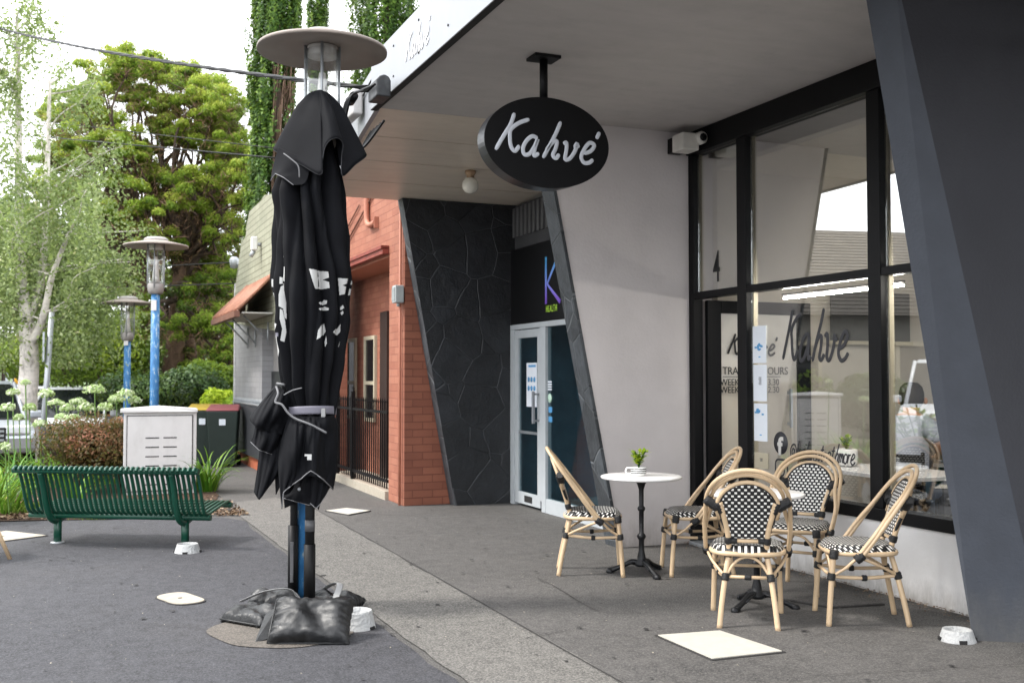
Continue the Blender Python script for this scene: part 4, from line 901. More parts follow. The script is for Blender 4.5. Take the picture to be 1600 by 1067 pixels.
# bunched skirt below the strap
drape([[U(452, 648, .08), U(466, 650, .14), U(480, 651, .16), U(494, 651, .15), U(508, 650, .13), U(523, 648, .04)],
       [U(446, 664, .11), U(462, 668, .2), U(478, 668, .17), U(494, 672, .21), U(510, 670, .15), U(527, 668, .04)],
       [U(438, 700, .13), U(458, 704, .23), U(474, 704, .18), U(492, 706, .24), U(508, 708, .17), U(527, 700, .04)],
       [U(436, 738, .15), U(456, 742, .22), U(472, 738, .19), U(490, 742, .25), U(507, 750, .18), U(524, 742, .04)],
       [U(441, 793, .13), U(444, 768, .20), U(464, 752, .22), U(486, 735, .25), U(505, 748, .21), U(521, 764, .06)]], 'skirt', M_['cloth_black'], pipe=.0036, folds=1, amp=.05)
drape([[U(470, 650, .1), U(487, 655, .11), U(510, 655, .08)], [U(466, 720, .08), U(487, 720, .1), U(515, 715, .06)], [U(458, 765, .06), U(485, 755, .12), U(512, 760, .08)], [U(438, 775, .03), U(484, 788, .12), U(508, 776, .1)]], 'skirt', M_['cloth_black'], pipe=.003, folds=1.5, amp=.06)
drape([[U(455, 650, -.02), U(487, 660, -.1), U(520, 650, -.02)], [U(440, 720, -.03), U(487, 720, -.14), U(527, 705, -.03)], [U(446, 793, -.03), U(487, 770, -.1), U(500, 797, .0)]], 'skirt', M_['cloth_black'], folds=2, amp=.08)
drape([[U(496, 700, .15), U(510, 705, .13), U(524, 702, .05)], [U(488, 742, .17), U(506, 745, .16), U(522, 740, .06)], [U(486, 785, .15), U(495, 792, .15), U(516, 760, .08)]], 'skirt', M_['cloth_black'], pipe=.0038, folds=1, amp=.05)
# left bundle of loose cloth
drape([[U(428, 604, .0), U(436, 603, .08), U(446, 612, .1), U(458, 626, .06)],
       [U(408, 628, .0), U(418, 630, .12), U(436, 640, .14), U(455, 650, .08)],
       [U(391, 652, .02), U(402, 662, .13), U(425, 664, .12), U(450, 668, .08)],
       [U(398, 664, .03), U(408, 672, .08), U(424, 675, .1), U(446, 680, .08)]], 'loose_fold', M_['cloth_black'], folds=1.2, amp=.06)
drape([[U(400, 650, -.01), U(412, 660, .07), U(436, 650, .06)], [U(397, 676, 0), U(412, 678, .09), U(438, 680, .07)], [U(392, 690, .0), U(405, 702, .08), U(428, 710, .06)]], 'loose_fold', M_['cloth_black'], pipe=.003, folds=1.4, amp=.06)
drape([[U(410, 660, -.04), U(425, 670, .03), U(448, 665, .02)], [U(405, 710, -.04), U(424, 712, .05), U(446, 720, .03)], [U(398, 768, -.02), U(406, 779, .03), U(432, 745, .02)]], 'loose_fold', M_['cloth_black'], folds=1.4, amp=.05)
drape([[U(432, 680, 0), U(446, 690, .04)], [U(430, 730, 0), U(446, 740, .04)], [U(432, 772, 0), U(441, 750, .04)]], 'loose_fold', M_['cloth_black'], folds=1, amp=.03)
mb = MB(); mb.tube(cr_path([U(431, 604, .12), U(434, 615, .16), U(430, 628, .17), U(440, 632, .18), U(450, 645, .18), U(462, 654, .18), U(485, 663, .19), U(510, 676, .17)], 6), .007, 8); mb.build('tie_cord', M_['piping_grey'], um)
mb = MB(); mb.tube(cr_path([U(443, 617, .14), U(456, 610, .15), U(471, 606, .17)], 5), .004, 6); mb.tube([U(432, 599, .08), U(444, 601, .1)], .008, 6); mb.build('piping', M_['piping_grey'], um)
mb = MB(); mb.grid([[tuple(U(x, y, .235)) for x in (476, 482, 487)] for y in (709, 712)]); mb.grid([[tuple(U(x, y, .235)) for x in (480, 484, 487)] for y in (712, 718)]); mb.build('print', M_['print_white'], um)
# umbrella poles: centre mast plus outer sleeve posts
mb = MB(); mb.lathe([(.03, .1), (.03, 1.1)], n=16, c=(U(485, 900).x, .0, 0)); mb.lathe([(.036, .03), (.036, .42), (.031, .421)], n=16, c=(U(485, 900).x, .0, 0)); mst = mb.build('mast', M_['black_satin'], um)
mb = MB(); mb.lathe([(.0315, .5), (.0315, .57)], n=16, c=(U(485, 900).x, .0, 0)); mb.build('mast_ring', pm('ring_grey', '4a4a4c', .5), mst)
mb = MB(); mb.lathe([(.024, .1), (.024, 1.2)], n=14, c=(U(454, 900).x, .12, 0)); mb.lathe([(.033, .02), (.033, .52), (.025, .521)], n=14, c=(U(453, 900).x, .12, 0)); so2 = mb.build('support_post', M_['black_satin'], um)
mb = MB(); x = U(453, 900).x; mb.box((x - .010, .078, .17), (x + .010, .086, .42)); mb.box((x - .008, .073, .18), (x + .008, .0775, .22)); mb.box((x - .008, .073, .36), (x + .008, .0775, .4)); mb.build('latch', MATS['ring_grey'], so2)
mb = MB(); mb.box((-.35, -.03, .0), (.35, .03, .03)); mb.box((-.03, -.35, .031), (.03, .35, .06)); mb.build('cross_base', M_['black_satin'], um)
mb = MB(); mb.lathe([(0, -.012), (.008, -.008), (.011, 0), (.008, .008), (0, .012)], n=10, c=tuple(U(468, 763, .14))); mb.build('stud', M_['galv'], um)
# ------------------------------------------------------------------ sand bags
def bag(loc, a, b, th_, rot, tilt, lab, seed=0, roll=0):
    t = thing('sand_bag', lab, 'sand bag', loc, rot, group='black sand bags round the umbrella foot'); n = 34; top = []; bot = []
    for i in range(n + 1):
        u = -1 + 2 * i / n; r1 = []; r2 = []
        for j in range(n + 1):
            v = -1 + 2 * j / n; e = ((1 - u ** 4) * (1 - v ** 4)); e = max(e, 0) ** .42
            x = a * u * (1 - .09 * (1 - u * u) - .07 * (1 - v * v) * abs(u) ** 3 * 0) * (1 + .05 * v * v); y = b * v * (1 + .06 * u * u - .03)
            w = noise.noise(Vector((u * 1.6 + seed, v * 1.6, 0))) * .4 + noise.noise(Vector((u * 5 + seed, v * 5, 2))) * .06 * (.3 + abs(u * v) * 2) + .10 * abs(math.sin(5 * math.atan2(v - .2, u + .3) + seed)) * min(1, math.hypot(u, v) * 1.2) - .06 - .35 * max(0, 1 - abs(u * .9 + v * .5 - .1) * 3) * (.5 + .5 * v)
            ed_ = max(abs(u), abs(v)); pk = .01 * math.sin(22 * (u if abs(v) > abs(u) else v)) * max(0, ed_ - .75) * 4
            r1.append((x, y, th_ * (e * (1 + w)) + pk)); r2.append((x, y, -th_ * .55 * e * (1 + w * .4) + pk * .9 - .004))
        top.append(r1); bot.append(r2[::-1] if 0 else r2)
    mb = MB(); mb.grid(top); mb.grid([r[::-1] for r in bot]); 
    mb.v = [tuple((Matrix.Rotation(tilt, 4, 'X') @ Matrix.Rotation(roll, 4, 'Y')) @ Vector(v)) for v in mb.v]; zm = min(v[2] for v in mb.v); mb.v = [(x, y, max(z - zm - .012, 0.001 + (z - zm) * .15)) for x, y, z in mb.v]
    mb.build('bag', M_['bag_black'], t)
    mb = MB(); e = [(Matrix.Rotation(tilt, 4, 'X') @ Matrix.Rotation(roll, 4, 'Y')) @ Vector(p) for p in ([(-a * 1.02, b * v, 0) for v in (-1, -.5, 0, .5, 1)])]; 
    mb.tube([Vector((p.x, p.y, max(p.z - zm - .008, .006))) for p in e], .006, 6); e = [(Matrix.Rotation(tilt, 4, 'X') @ Matrix.Rotation(roll, 4, 'Y')) @ Vector(p) for p in ([(a * u, -b * 1.0, 0) for u in (-1, -.5, 0, .5, 1)])]; mb.tube([Vector((p.x, p.y, max(p.z - zm - .008, .006))) for p in e], .006, 6); mb.build('seam', M_['bag_black'], t)
    return t
def loc(px, py): p = G(px, py); return (p.x, p.y, 0)
b1 = bag(loc(487, 1000), .215, .145, .085, -YAW, R(40), 'largest black sand bag, propped up in front of the umbrella mast', 1)
b2 = bag(loc(400, 972), .165, .125, .065, -YAW - R(32), R(6), 'black sand bag lying on the ground left of the mast', 5)
b3 = bag(loc(430, 950), .16, .12, .075, -YAW + R(8), R(5), 'dusty grey sand bag behind the left one', 8)
b4 = bag(loc(520, 950), .17, .11, .065, -YAW - R(20), R(4), 'black sand bag behind the mast on its right side', 12)
for t_, pts in ((b3, [(-.2, -.1, .07), (-.05, -.14, .135), (.1, -.13, .14), (.17, -.12, .05)]), (b4, [(-.2, .06, .03), (-.05, .04, .13), (.06, -.02, .16), (.09, -.12, .10), (.08, -.14, .02)])):
    mb = MB(); mb.tube(cr_path(pts, 6), .022, 8, flat=((0, .3, 1), .004)); mb.build('strap', M_['strap_white'], t_)
mb = MB(); mb.box((-.1, -.12, .05), (.05, -.06, .07)); mb.build('tag', M_['strap_white'], b4, bevel=.004)
ft = []
for (px, py, px2, py2, px3, py3) in ((400, 1003, 424, 966, 430, 996), (545, 1005, 562, 1000, 540, 985)):
    pass
mb = MB(); L_ = lambda px, py, z: (lambda p: (p.x, p.y, z))(G(px, py)); q1, q2, q3, q4 = L_(398, 1005, .005), L_(424, 1001, .02), L_(436, 985, .15), L_(414, 985, .09)
mb.add([q1, q2, q3, q4], [(0, 1, 2, 3)]); o = mb.build('bag_flap', M_['bag_black'], b1, world=False)
o.matrix_parent_inverse = (Matrix.Translation(b1.location) @ Matrix.Rotation(-YAW, 4, 'Z')).inverted(); sm = o.modifiers.new('s', 'SOLIDIFY'); sm.thickness = .006
# ------------------------------------------------------------------ water bowls
def bowl(px, py, lab, r=.085, h=.07):
    p = G(px, py); t = thing('dog_bowl', lab, 'bowl', (p.x, p.y, 0), random.random(), group='white plastic dog bowls')
    mb = MB(); mb.lathe([(r * 1.28, .0), (r * 1.24, .004), (r * 1.02, h * .9), (r * .99, h), (r * .9, h), (r * .84, h * .8), (r * .7, h * .35), (0, h * .3)], n=40); mb.build('bowl', M_['bowl_white'], t)
    for k in range(4):
        a = k * math.pi / 2 + .4; mb = MB(); mb.box((r * 1.0, -.02, -.0), (r * 1.285, .02, .02), Matrix.Rotation(a, 4, 'Z')); mb.build('foot_gap', M_['dark_gap'], t)
    mb = MB(); mb.lathe([(0, h * .55), (r * .765, h * .55)], n=32); mb.build('water', M_['upper_glass'], t)
bowl(293, 863, 'white textured bowl at the foot of the green bench leg', .085, .075); bowl(557, 981, 'white textured bowl beside the sand bags', .09, .105); bowl(1496, 1000, 'white bowl on the footpath beside the leaning charcoal pier', .078, .062)
# ------------------------------------------------------------------ pit lids
def lid(pts, m, lab, r=.0, holes=True, z=.014):
    P = [G(*q) for q in pts]; c = sum(P, Vector()) / 4; t = thing('pit_lid', lab, 'pit cover', (c.x, c.y, 0))
    def rounded(k, rad):
        out = []; Q = [c + (p - c) * k for p in P]
        for i in range(4):
            a, b, d = Q[i - 1], Q[i], Q[(i + 1) % 4]; u = (a - b).normalized() * rad; w = (d - b).normalized() * rad
            for s in range(6): s_ = s / 5; out.append(b + u * (1 - s_) ** 2 + w * s_ ** 2)
        return [(p.x - c.x, p.y - c.y) for p in out]
    mb = MB(); mb.prism(rounded(1.07, r + .01), z - .004); mb.build('rim', M_['lid_edge'], t)
    mb = MB(); mb.prism(rounded(1.0, r + .003), z); mb.build('lid', M_[m], t)
    if holes: mb = MB(); mb.lathe([(0, z + .0005), (.016, z + .0005), (.0, z + .001)], n=12); mb.build('lift_hole', M_['dark_gap'], t)
lid([(1028, 995), (1113, 1032), (1222, 1020), (1125, 988)], 'lid_white', 'large pale square lid in the footpath before the chairs', .0, False)
lid([(238, 934), (277, 948), (327, 941), (284, 926)], 'lid_concrete', 'small cream lid with rounded corners in the dark paving', .1)
lid([(510, 799), (545, 805), (578, 799), (541, 795)], 'lid_white', 'pale square lid set in the path near the railing fence', .0, False)
lid([(-60, 842), (-5, 848), (72, 838), (10, 831)], 'lid_concrete', 'cream lid cut by the left edge of the photo before the garden bed', .01)
lid([(1225, 938), (1300, 950), (1378, 945), (1290, 930)], 'asphalt_new', 'dark grey lid in the footpath behind the front chairs', .0, False)
# ------------------------------------------------------------------ bench
L0, L1 = Vector((-.085, 10.15, 0)), Vector((.934, 9.572, 0)); ux = (L1 - L0).normalized(); ang = math.atan2(ux.y, ux.x); mid = (L0 + L1) / 2
be = thing('park_bench', 'dark green slatted metal bench with its back to the viewer', 'bench', (mid.x, mid.y, 0), ang)
hl = (L1 - L0).length / 2
prof = cr_path([(0, .46, .285), (0, .455, .315), (0, .40, .332), (0, .15, .30), (0, -.02, .275), (0, -.10, .30), (0, -.15, .40), (0, -.20, .54), (0, -.26, .665), (0, -.31, .69), (0, -.335, .665)], 5)
mb = MB(); nsl = 36; ext = .245
for i in range(nsl):
    x = -hl - ext + .03 + (2 * hl + 2 * ext - .06) * i / (nsl - 1); mb.tube([p + Vector((x, 0, 0)) for p in prof], .0145, 6, flat=((1, 0, 0), .0145) if 0 else None)
mb.build('slatted_seat', M_['bench_green'], be)
def bar_(name, y, z, r): MB().tube([(-hl - ext, y, z), (hl + ext, y, z)], r, 12).build(name, M_['bench_green'], be)
bar_('front_rail', .44, .30, .024); bar_('rear_rail', -.03, .247, .026); bar_('top_rail', -.295, .662, .026)
for s in (-hl, hl):
    mb = MB(); mb.tube([(s, .0, -.0), (s, .0, .23)], .034, 4 if 0 else 14); mb.build('leg', M_['bench_green'], be)
    mb = MB(); mb.tube(cr_path([(s, .36, .295), (s, .2, .25), (s, .0, .205), (s, -.12, .24), (s, -.19, .36), (s, -.235, .52), (s, -.285, .645)], 6), .034, 10, flat=((1, 0, 0), .026)); mb.build('bracket', M_['bench_green'], be)
    mb = MB(); mb.lathe([(.06, .001), (.06, .012), (.035, .016)], n=16, c=(s, 0, 0)); mb.build('foot_plate', M_['galv'], be)
# ------------------------------------------------------------------ service cabinet
cb = thing('service_cabinet', 'white metal utility cabinet with vent slots behind the bench', 'cabinet', (1.04, 13.8, 0), R(-3))
mb = MB(); mb.box((-.43, .0, 0), (.43, .42, 1.02)); mb.build('body', M_['cabinet_white'], cb, bevel=.006)
mb = MB(); mb.add([(-.47, -.04, 1.021), (.44, -.04, 1.021), (.44, .46, 1.021), (-.47, .46, 1.021), (-.47, -.04, 1.06), (.44, -.04, 1.06), (.44, .46, 1.06), (-.47, .46, 1.06), (-.02, .0, 1.095), (-.02, .42, 1.095)], [(0, 3, 2, 1), (0, 1, 5, 8, 4), (1, 2, 6, 5), (2, 3, 7, 9, 6), (3, 0, 4, 7), (4, 8, 9, 7), (8, 5, 6, 9)]); mb.build('lid', M_['cabinet_white'], cb, bevel=.004)
for k, (yy, sg_) in enumerate(((-.012, 1), (.432, -1))):
    mb = MB(); y0_, y1_ = sorted((yy, yy + sg_ * .011)); mb.box((-.385, y0_, .06), (.375, y1_, .975)); dd = mb.build('door', M_['cabinet_white'], cb, bevel=.003)
    mb = MB(); yq = yy - sg_ * .002
    for a, b in (((-.395, .05), (.385, .058)), ((-.395, .977), (.385, .985)), ((-.395, .058), (-.388, .977)), ((.378, .058), (.385, .977))): mb.box((a[0], min(yq, yq + sg_ * .008), a[1]), (b[0], max(yq, yq + sg_ * .008), b[1]))
    mb.build('door_gap', M_['dark_gap'], dd)
    mb = MB()
    for r in range(6):
        for c in (-.09, .12): mb.box((c - .085, min(yy - sg_ * .003, yy), .70 - r * .115), (c + .075, max(yy - sg_ * .003, yy), .713 - r * .115))
    mb.build('vent_slot', M_['dark_gap'], dd)
c2b = copy_tree(cb); c2b.location = (-2.3, 15.6, .1); c2b.rotation_euler = (0, 0, R(39)); c2b['label'] = 'second white utility cabinet, seen only mirrored in the cafe window'
# ------------------------------------------------------------------ bins
def wbin(px, py, col, lab, Y, s=1):
    p = PY(px, py, Y); t = thing('wheelie_bin', lab, 'bin', (p.x, p.y, -.02), R(-12), group='council bins behind the cabinet')
    mb = MB(); mb.hexa([(-.2, -.22, .05), (.2, -.22, .05), (.2, .2, .05), (-.2, .2, .05), (-.25, -.29, .93), (.25, -.29, .93), (.25, .28, .93), (-.25, .28, .93)]); mb.build('body', pm('bin_green', '1c2a25', .5), t, bevel=.02)
    mb = MB(); mb.hexa([(-.27, -.31, .932), (.27, -.31, .932), (.27, .3, .932), (-.27, .3, .932), (-.24, -.26, .97), (.24, -.26, .97), (.24, .3, 1.03), (-.24, .3, 1.03)]); mb.build('lid', pm('lid_' + col, col, .6), t, bevel=.02)
    mb = MB(); mb.tube([(-.22, .34, .98), (.22, .34, .98)], .018, 8); mb.build('handle', M_['black_satin'], t)
    for sx in (-.23, .23): mb = MB(); mb.lathe([(0, -.03), (.1, -.03), (.1, .03), (0, .03)], n=18, c=(0, 0, 0), M=Matrix.Translation((sx, .24, .1)) @ Matrix.Rotation(math.pi / 2, 4, 'Y')); mb.build('wheel', M_['black_satin'], t)
    mb = MB(); mb.box((-.05, -.288, .70), (.05, -.278, .80)); mb.build('sticker', pap, t)
wbin(349, 720, '7a3a3e', 'dark green bin with a faded red lid beside the white pillar', 17.9); wbin(318, 712, 'a58a1c', 'dark green bin with a yellow lid behind the white cabinet', 18.3)

# ------------------------------------------------------------------ bistro chairs
def wrap(mb, a, b, r, n=10):
    a, b = Vector(a), Vector(b); k = 7; P = []; rr = []
    for i in range(k + 1): P.append(a.lerp(b, i / k)); rr.append(r * (1 + (.07 if i % 2 else -.03)) * (.86 if i in (0, k) else 1))
    mb.tube(P, rr, n)
def make_chair(label, front='weave_back'):
    t = thing('bistro_chair', label, 'chair', group='rattan bistro chairs with black and white weave'); SH = .475
    # seat
    n = 18; rows = []; uv = []
    for i in range(n + 1):
        row = []
        for j in range(n + 1):
            u, v = -1 + 2 * i / n, -1 + 2 * j / n
            k = (max(abs(u), abs(v)) / (math.hypot(u, v) + 1e-9)) ** .55 if (u or v) else 1
            x = u * k * (.222 + .012 * v); y = v * k * .215; e = max(abs(u), abs(v)); z = SH - .042 * max(0, (e - .78) / .22) ** 2.2 - .008 * (1 - e * e)
            row.append((x, y, z)); uv.append((x + .5, y + .5 - (z - SH) * .8))
        rows.append(row)
    mb = MB(); mb.grid(rows); mb.build('seat', M_['weave_seat'], t, uv=uv)
    # seat rail ring
    ring = [(math.copysign(abs(math.cos(a)) ** .6, math.cos(a)) * .212, math.copysign(abs(math.sin(a)) ** .6, math.sin(a)) * .205, SH - .052) for a in [i * math.pi / 16 for i in range(32)]]
    mb = MB(); mb.tube(ring, .0145, 8, closed=True); mb.build('seat_frame', M_['rattan'], t)
    # back geometry: plane leaning back
    def B(x, s, off=0):   # s: height above seat rail along the back
        y = -.165 - .115 * (s / .47) - .05 * max(0, s / .47) ** 2 + off; return (x, y, SH - .045 + s)
    # outer double arch from the seat side, leaning back
    def arch(w, top, base_y, base_w, r, name, off):
        z0, zt = SH - .07, SH - .045 + top; yt = B(0, top)[1] + off
        Y = lambda z: base_y + (yt - base_y) * (z - z0) / (zt - z0)
        zd = SH - .045 + .29; hh = zt - zd
        A = [Vector(p) for p in cr_path([(base_w, base_y, z0), (base_w + .006, Y(z0 + .15), z0 + .15), (w * 1.02, Y(z0 + .26), z0 + .26), (w, Y(zd), zd)], 5)]
        D = [Vector((w * math.cos(a), Y(zd + hh * math.sin(a)), zd + hh * math.sin(a))) for a in [math.pi * k / 20 for k in range(1, 20)]]
        P = A + D + [Vector((-p.x, p.y, p.z)) for p in reversed(A)]
        MB().tube(P, r, 10).build(name, M_['rattan'], t)
    arch(.238, .492, .035, .243, .0132, 'back_arch', .0)
    arch(.211, .463, .060, .240, .0125, 'back_arch', .012)
    # inner frame: rear posts continue up and carry the woven panel
    for s in (1, -1):
        P = cr_path([(s * .165, -.255, .0), (s * .148, -.225, .16), (s * .122, -.185, .34), (s * .108, -.168, SH - .05), B(s * .112, .1), B(s * .135, .21), B(s * .158, .30)], 5)
        MB().tube(P, [.0165] * 8 + [.016] * (len(P) - 8), 10).build('leg', M_['rattan'], t)
        P = cr_path([(s * .205, .215, .0), (s * .198, .200, .2), (s * .19, .178, SH - .03)], 5)
        MB().tube(P, .0165, 10).build('leg', M_['rattan'], t)
    dome = [B(.178 * math.cos(a), .255 + .165 * math.sin(a), .004) for a in [math.pi * k / 16 for k in range(0, 17)]]
    MB().tube([B(.162, .2, .004)] + dome + [B(-.162, .2, .004)], .0125, 10).build('back_arch', M_['rattan'], t)
    MB().tube([B(-.112, .068), B(.112, .068)], .0125, 8).build('back_rail', M_['rattan'], t)
    # woven back panel
    def halfw(s): 
        if s < .24: return .100 + (.160 - .100) * (s - .085) / .155
        return .160 * math.sqrt(max(0, 1 - ((s - .24) / .168) ** 2)) ** .9
    for side, mat_, off in ((1, 'weave_front' , .012), (-1, 'weave_back', -.004)):
        rows = []; uv = []
        for i in range(27):
            s = .085 + (.4075 - .085) * i / 26; w = max(halfw(s), .002); row = []
            for j in range(15):
                x = w * (-1 + 2 * j / 14); p = B(x, s, off + side * .006 * (1 - (x / max(w, .01)) ** 2)); row.append(p); uv.append((x + .5, s + 1))
            rows.append(row)
        mb = MB(); mb.grid(rows); mb.build('back_panel', M_[mat_], t, uv=uv)
    # black edge winding round the panel
    E = [B(halfw(.085 + .31 * k / 14) + .006, .085 + .31 * k / 14, .004) for k in range(15)]; E += [B(x, .412 - (abs(x) / .09) ** 2 * .016, .004) for x in (.06, .03, 0, -.03, -.06)] 
    E += [(-p[0], p[1], p[2]) for p in reversed(E[:15])]
    MB().tube(cr_path(E, 2), .0105, 8).build('panel_edge', M_['binding'], t)
    # stretchers
    zb = .29; f = lambda s: (s * .196, .195, zb); r_ = lambda s: (s * .128, -.198, zb)
    for s in (1, -1):
        m = (s * .165, 0, zb - .012); MB().tube(cr_path([f(s), m, r_(s)], 6), .011, 8).build('stretcher', M_['rattan'], t)
        MB().tube(cr_path([f(s), (s * .215, .12, zb + .05), (s * .236, .045, SH - .075), (s * .20, -.08, zb + .065), r_(s)], 6), .009, 8).build('brace', M_['rattan'], t)
    MB().tube(cr_path([f(1), (.12, .195, SH - .09), (0, .195, SH - .065), (-.12, .195, SH - .09), f(-1)], 6), .009, 8).build('brace', M_['rattan'], t)
    MB().tube(cr_path([r_(1), (.07, -.185, SH - .1), (0, -.18, SH - .07), (-.07, -.185, SH - .1), r_(-1)], 6), .009, 8).build('brace', M_['rattan'], t)
    MB().tube([f(1), f(-1)], .010, 8).build('stretcher', M_['rattan'], t); MB().tube([r_(1), r_(-1)], .010, 8).build('stretcher', M_['rattan'], t)
    # black bindings
    W_ = []
    def wrap_(_, *a): m = MB(); wrap(m, *a); m.build('binding', M_['binding'], t)
    mb = None
    for s in (1, -1):
        wrap_(mb, (s * .1965, .198, zb - .022), (s * .195, .192, zb + .02), .024); wrap_(mb, (s * .132, -.205, zb - .022), (s * .126, -.195, zb + .02), .023)
        wrap_(mb, (s * .195, .182, SH - .085), (s * .19, .175, SH - .03), .026); wrap_(mb, (s * .113, -.172, SH - .075), (s * .108, -.168, SH - .03), .023)
        wrap_(mb, (s * .236, .065, SH - .085), (s * .24, .02, SH - .05), .027)
        wrap_(mb, B(s * .110, .05), B(s * .113, .09), .022); wrap_(mb, B(s * .06, .068), B(s * .115, .068), .017)
        wrap_(mb, B(s * .150, .235, .004), B(s * .168, .30, .004), .0215)
        wrap_(mb, (s * .165, .015, zb - .012), (s * .163, -.015, zb - .012), .018)
        wrap_(mb, B(s * .165, .262, .01), B(s * .241, .315, .02), .029)
    wrap_(mb, (.02, -.198, zb), (-.02, -.198, zb), .017)
    return t
c1 = make_chair('rattan chair nearest the camera, its back turned to the viewer')
labs = ['rattan chair at the front right, seen side on and facing left', 'rattan chair behind the nearest one, its woven back facing the viewer', 'rattan chair on the right side of the rear table, half hidden by the nearest chair', 'rattan chair on the left side of the rear table, alone by the clinic glass']
chairs = [c1] + [copy_tree(c1) for _ in range(4)]
for c, l in zip(chairs[1:], labs): c['label'] = l
def put(c, x, y, face):   # face: direction vector the sitter looks at
    c.location = (x, y, 0); c.rotation_euler = (0, 0, math.atan2(face[1], face[0]) - math.pi / 2)
put(chairs[0], 3.765, 5.345, (.42, .62)); put(chairs[1], 4.385, 5.10, (-.80, .42)); put(chairs[2], 4.61, 5.96, (-.78, -.50))
put(chairs[3], 4.33, 6.81, (-1.0, .38)); put(chairs[4], 3.62, 7.10, (.90, -.42))
# ------------------------------------------------------------------ pedestal tables
def table(x, y, rz, lab, first=None):
    if first: t = copy_tree(first); t.location = (x, y, 0); t.rotation_euler = (0, 0, rz); t['label'] = lab; return t
    t = thing('pedestal_table', lab, 'table', (x, y, 0), rz, group='round white topped cafe tables')
    MB().lathe([(0, .700), (.285, .700), (.297, .704), (.302, .712), (.300, .720), (.29, .724), (0, .724)], n=56).build('tabletop', M_['marble_white'], t)
    MB().lathe([(.11, .699), (.11, .69), (.05, .685), (.032, .665), (.018, .62), (.018, .50), (.026, .492), (.03, .48), (.026, .468), (.018, .46), (.018, .30), (.028, .29), (.034, .275), (.028, .26), (.02, .25), (.021, .17), (.03, .13), (.033, .1), (.05, .085), (.055, .07), (.04, .055), (0, .055)], n=24).build('column', M_['cast_iron'], t)
    for k in range(3):
        a = k * 2 * math.pi / 3; q = Matrix.Rotation(a, 4, 'Z'); mb = MB()
        P = [q @ Vector(p) for p in cr_path([(.03, 0, .08), (.08, 0, .085), (.14, 0, .055), (.2, 0, .03), (.235, 0, .015)], 6)]; nn = len(P)
        mb.tube(P, [.026 - .009 * math.sin(i / nn * 3.1) if i < nn - 5 else .02 for i in range(nn)], 10); mb.tube([q @ Vector(p) for p in ((.215, 0, .012), (.25, 0, .010), (.262, 0, .006))], [.028, .024, .008], 10)
        for s in (-1, 1): mb.tube([q @ Vector(p) for p in ((.05, s * .02, .085), (.1, s * .022, .075), (.15, s * .018, .05))], .007, 6)
        mb.build('foot', M_['cast_iron'], t)
    return t
T1 = table(3.925, 6.90, .5, 'round white table with a striped cup plant, in front of the pale pier'); T2 = table(4.03, 5.62, 1.4, 'round white table between the front chairs, mostly hidden', T1)
# cup with small plant
mp_ = PY(998, 741, 6.84); t = thing('striped_cup', 'white cup with black stripes on the rear table', 'cup', (3.90, 6.90, .7255), -YAW)
mb = MB(); mb.lathe([(.045, 0), (.054, .004), (.058, .03), (.058, .062), (.054, .062), (.052, .035), (0, .03)], n=32); mb.build('cup', pm('cup_white', 'e2e2e0', .25, var=.02), t)
mb = MB()
for z in (.016, .031, .046): mb.lathe([(.0583 - (.003 if z < .02 else 0), z), (.0592 - (.002 if z < .02 else 0), z + .0035), (.0587, z + .007)], n=32)
mb.build('stripe', M_['black_frame'], t)
mb = MB(); mb.tube(cr_path([(-.054, 0, .055), (-.082, 0, .055), (-.093, 0, .034), (-.08, 0, .014), (-.052, 0, .014)], 5), .0065, 8); mb.build('handle', MATS['cup_white'], t)
mb = MB(); mb.lathe([(0, .052), (.052, .052)], n=20); mb.build('earth', M_['soil'], t)
def sprout(lab, loc_, n, h, s, seed, nm='small_plant', st=5, mt='leaf_bright', rz=0):
    t = thing(nm, lab, 'plant', loc_, rz); rg = random.Random(seed); mb = MB(); lf = MB(); 
    for k in range(st):
        a = rg.uniform(0, 6.28); r = rg.uniform(.1, .45) * h; hh = h * rg.uniform(.7, 1); P = cr_path([(0, 0, 0), (r * .3 * math.cos(a), r * .3 * math.sin(a), hh * .5), (r * math.cos(a), r * math.sin(a), hh)], 4); mb.tube(P, s * .07, 5)
        for i in range(n):
            u = rg.uniform(.35, 1); p = P[int(u * (len(P) - 1))]; b = rg.uniform(0, 6.28); d = Vector((math.cos(b), math.sin(b), rg.uniform(-.1, .9))).normalized(); w = d.cross(Vector((0, 0, 1))).normalized() * s * .28
            L = d * s * rg.uniform(.7, 1.2); lf.add([p, p + L * .5 + w, p + L, p + L * .5 - w], [(0, 1, 2, 3)])
    o = mb.build('stem', M_['strap_leaf'], t); o = lf.build('leaf', M_[mt], t)
    at = o.data.attributes.new('rnd', 'FLOAT', 'FACE'); at.data.foreach_set('value', np.random.default_rng(seed).uniform(0, 1, len(o.data.polygons)))
    return t
sprout('small green leafy plant growing in the striped cup', (3.905, 6.90, .775), 12, .135, .055, 3, st=8)
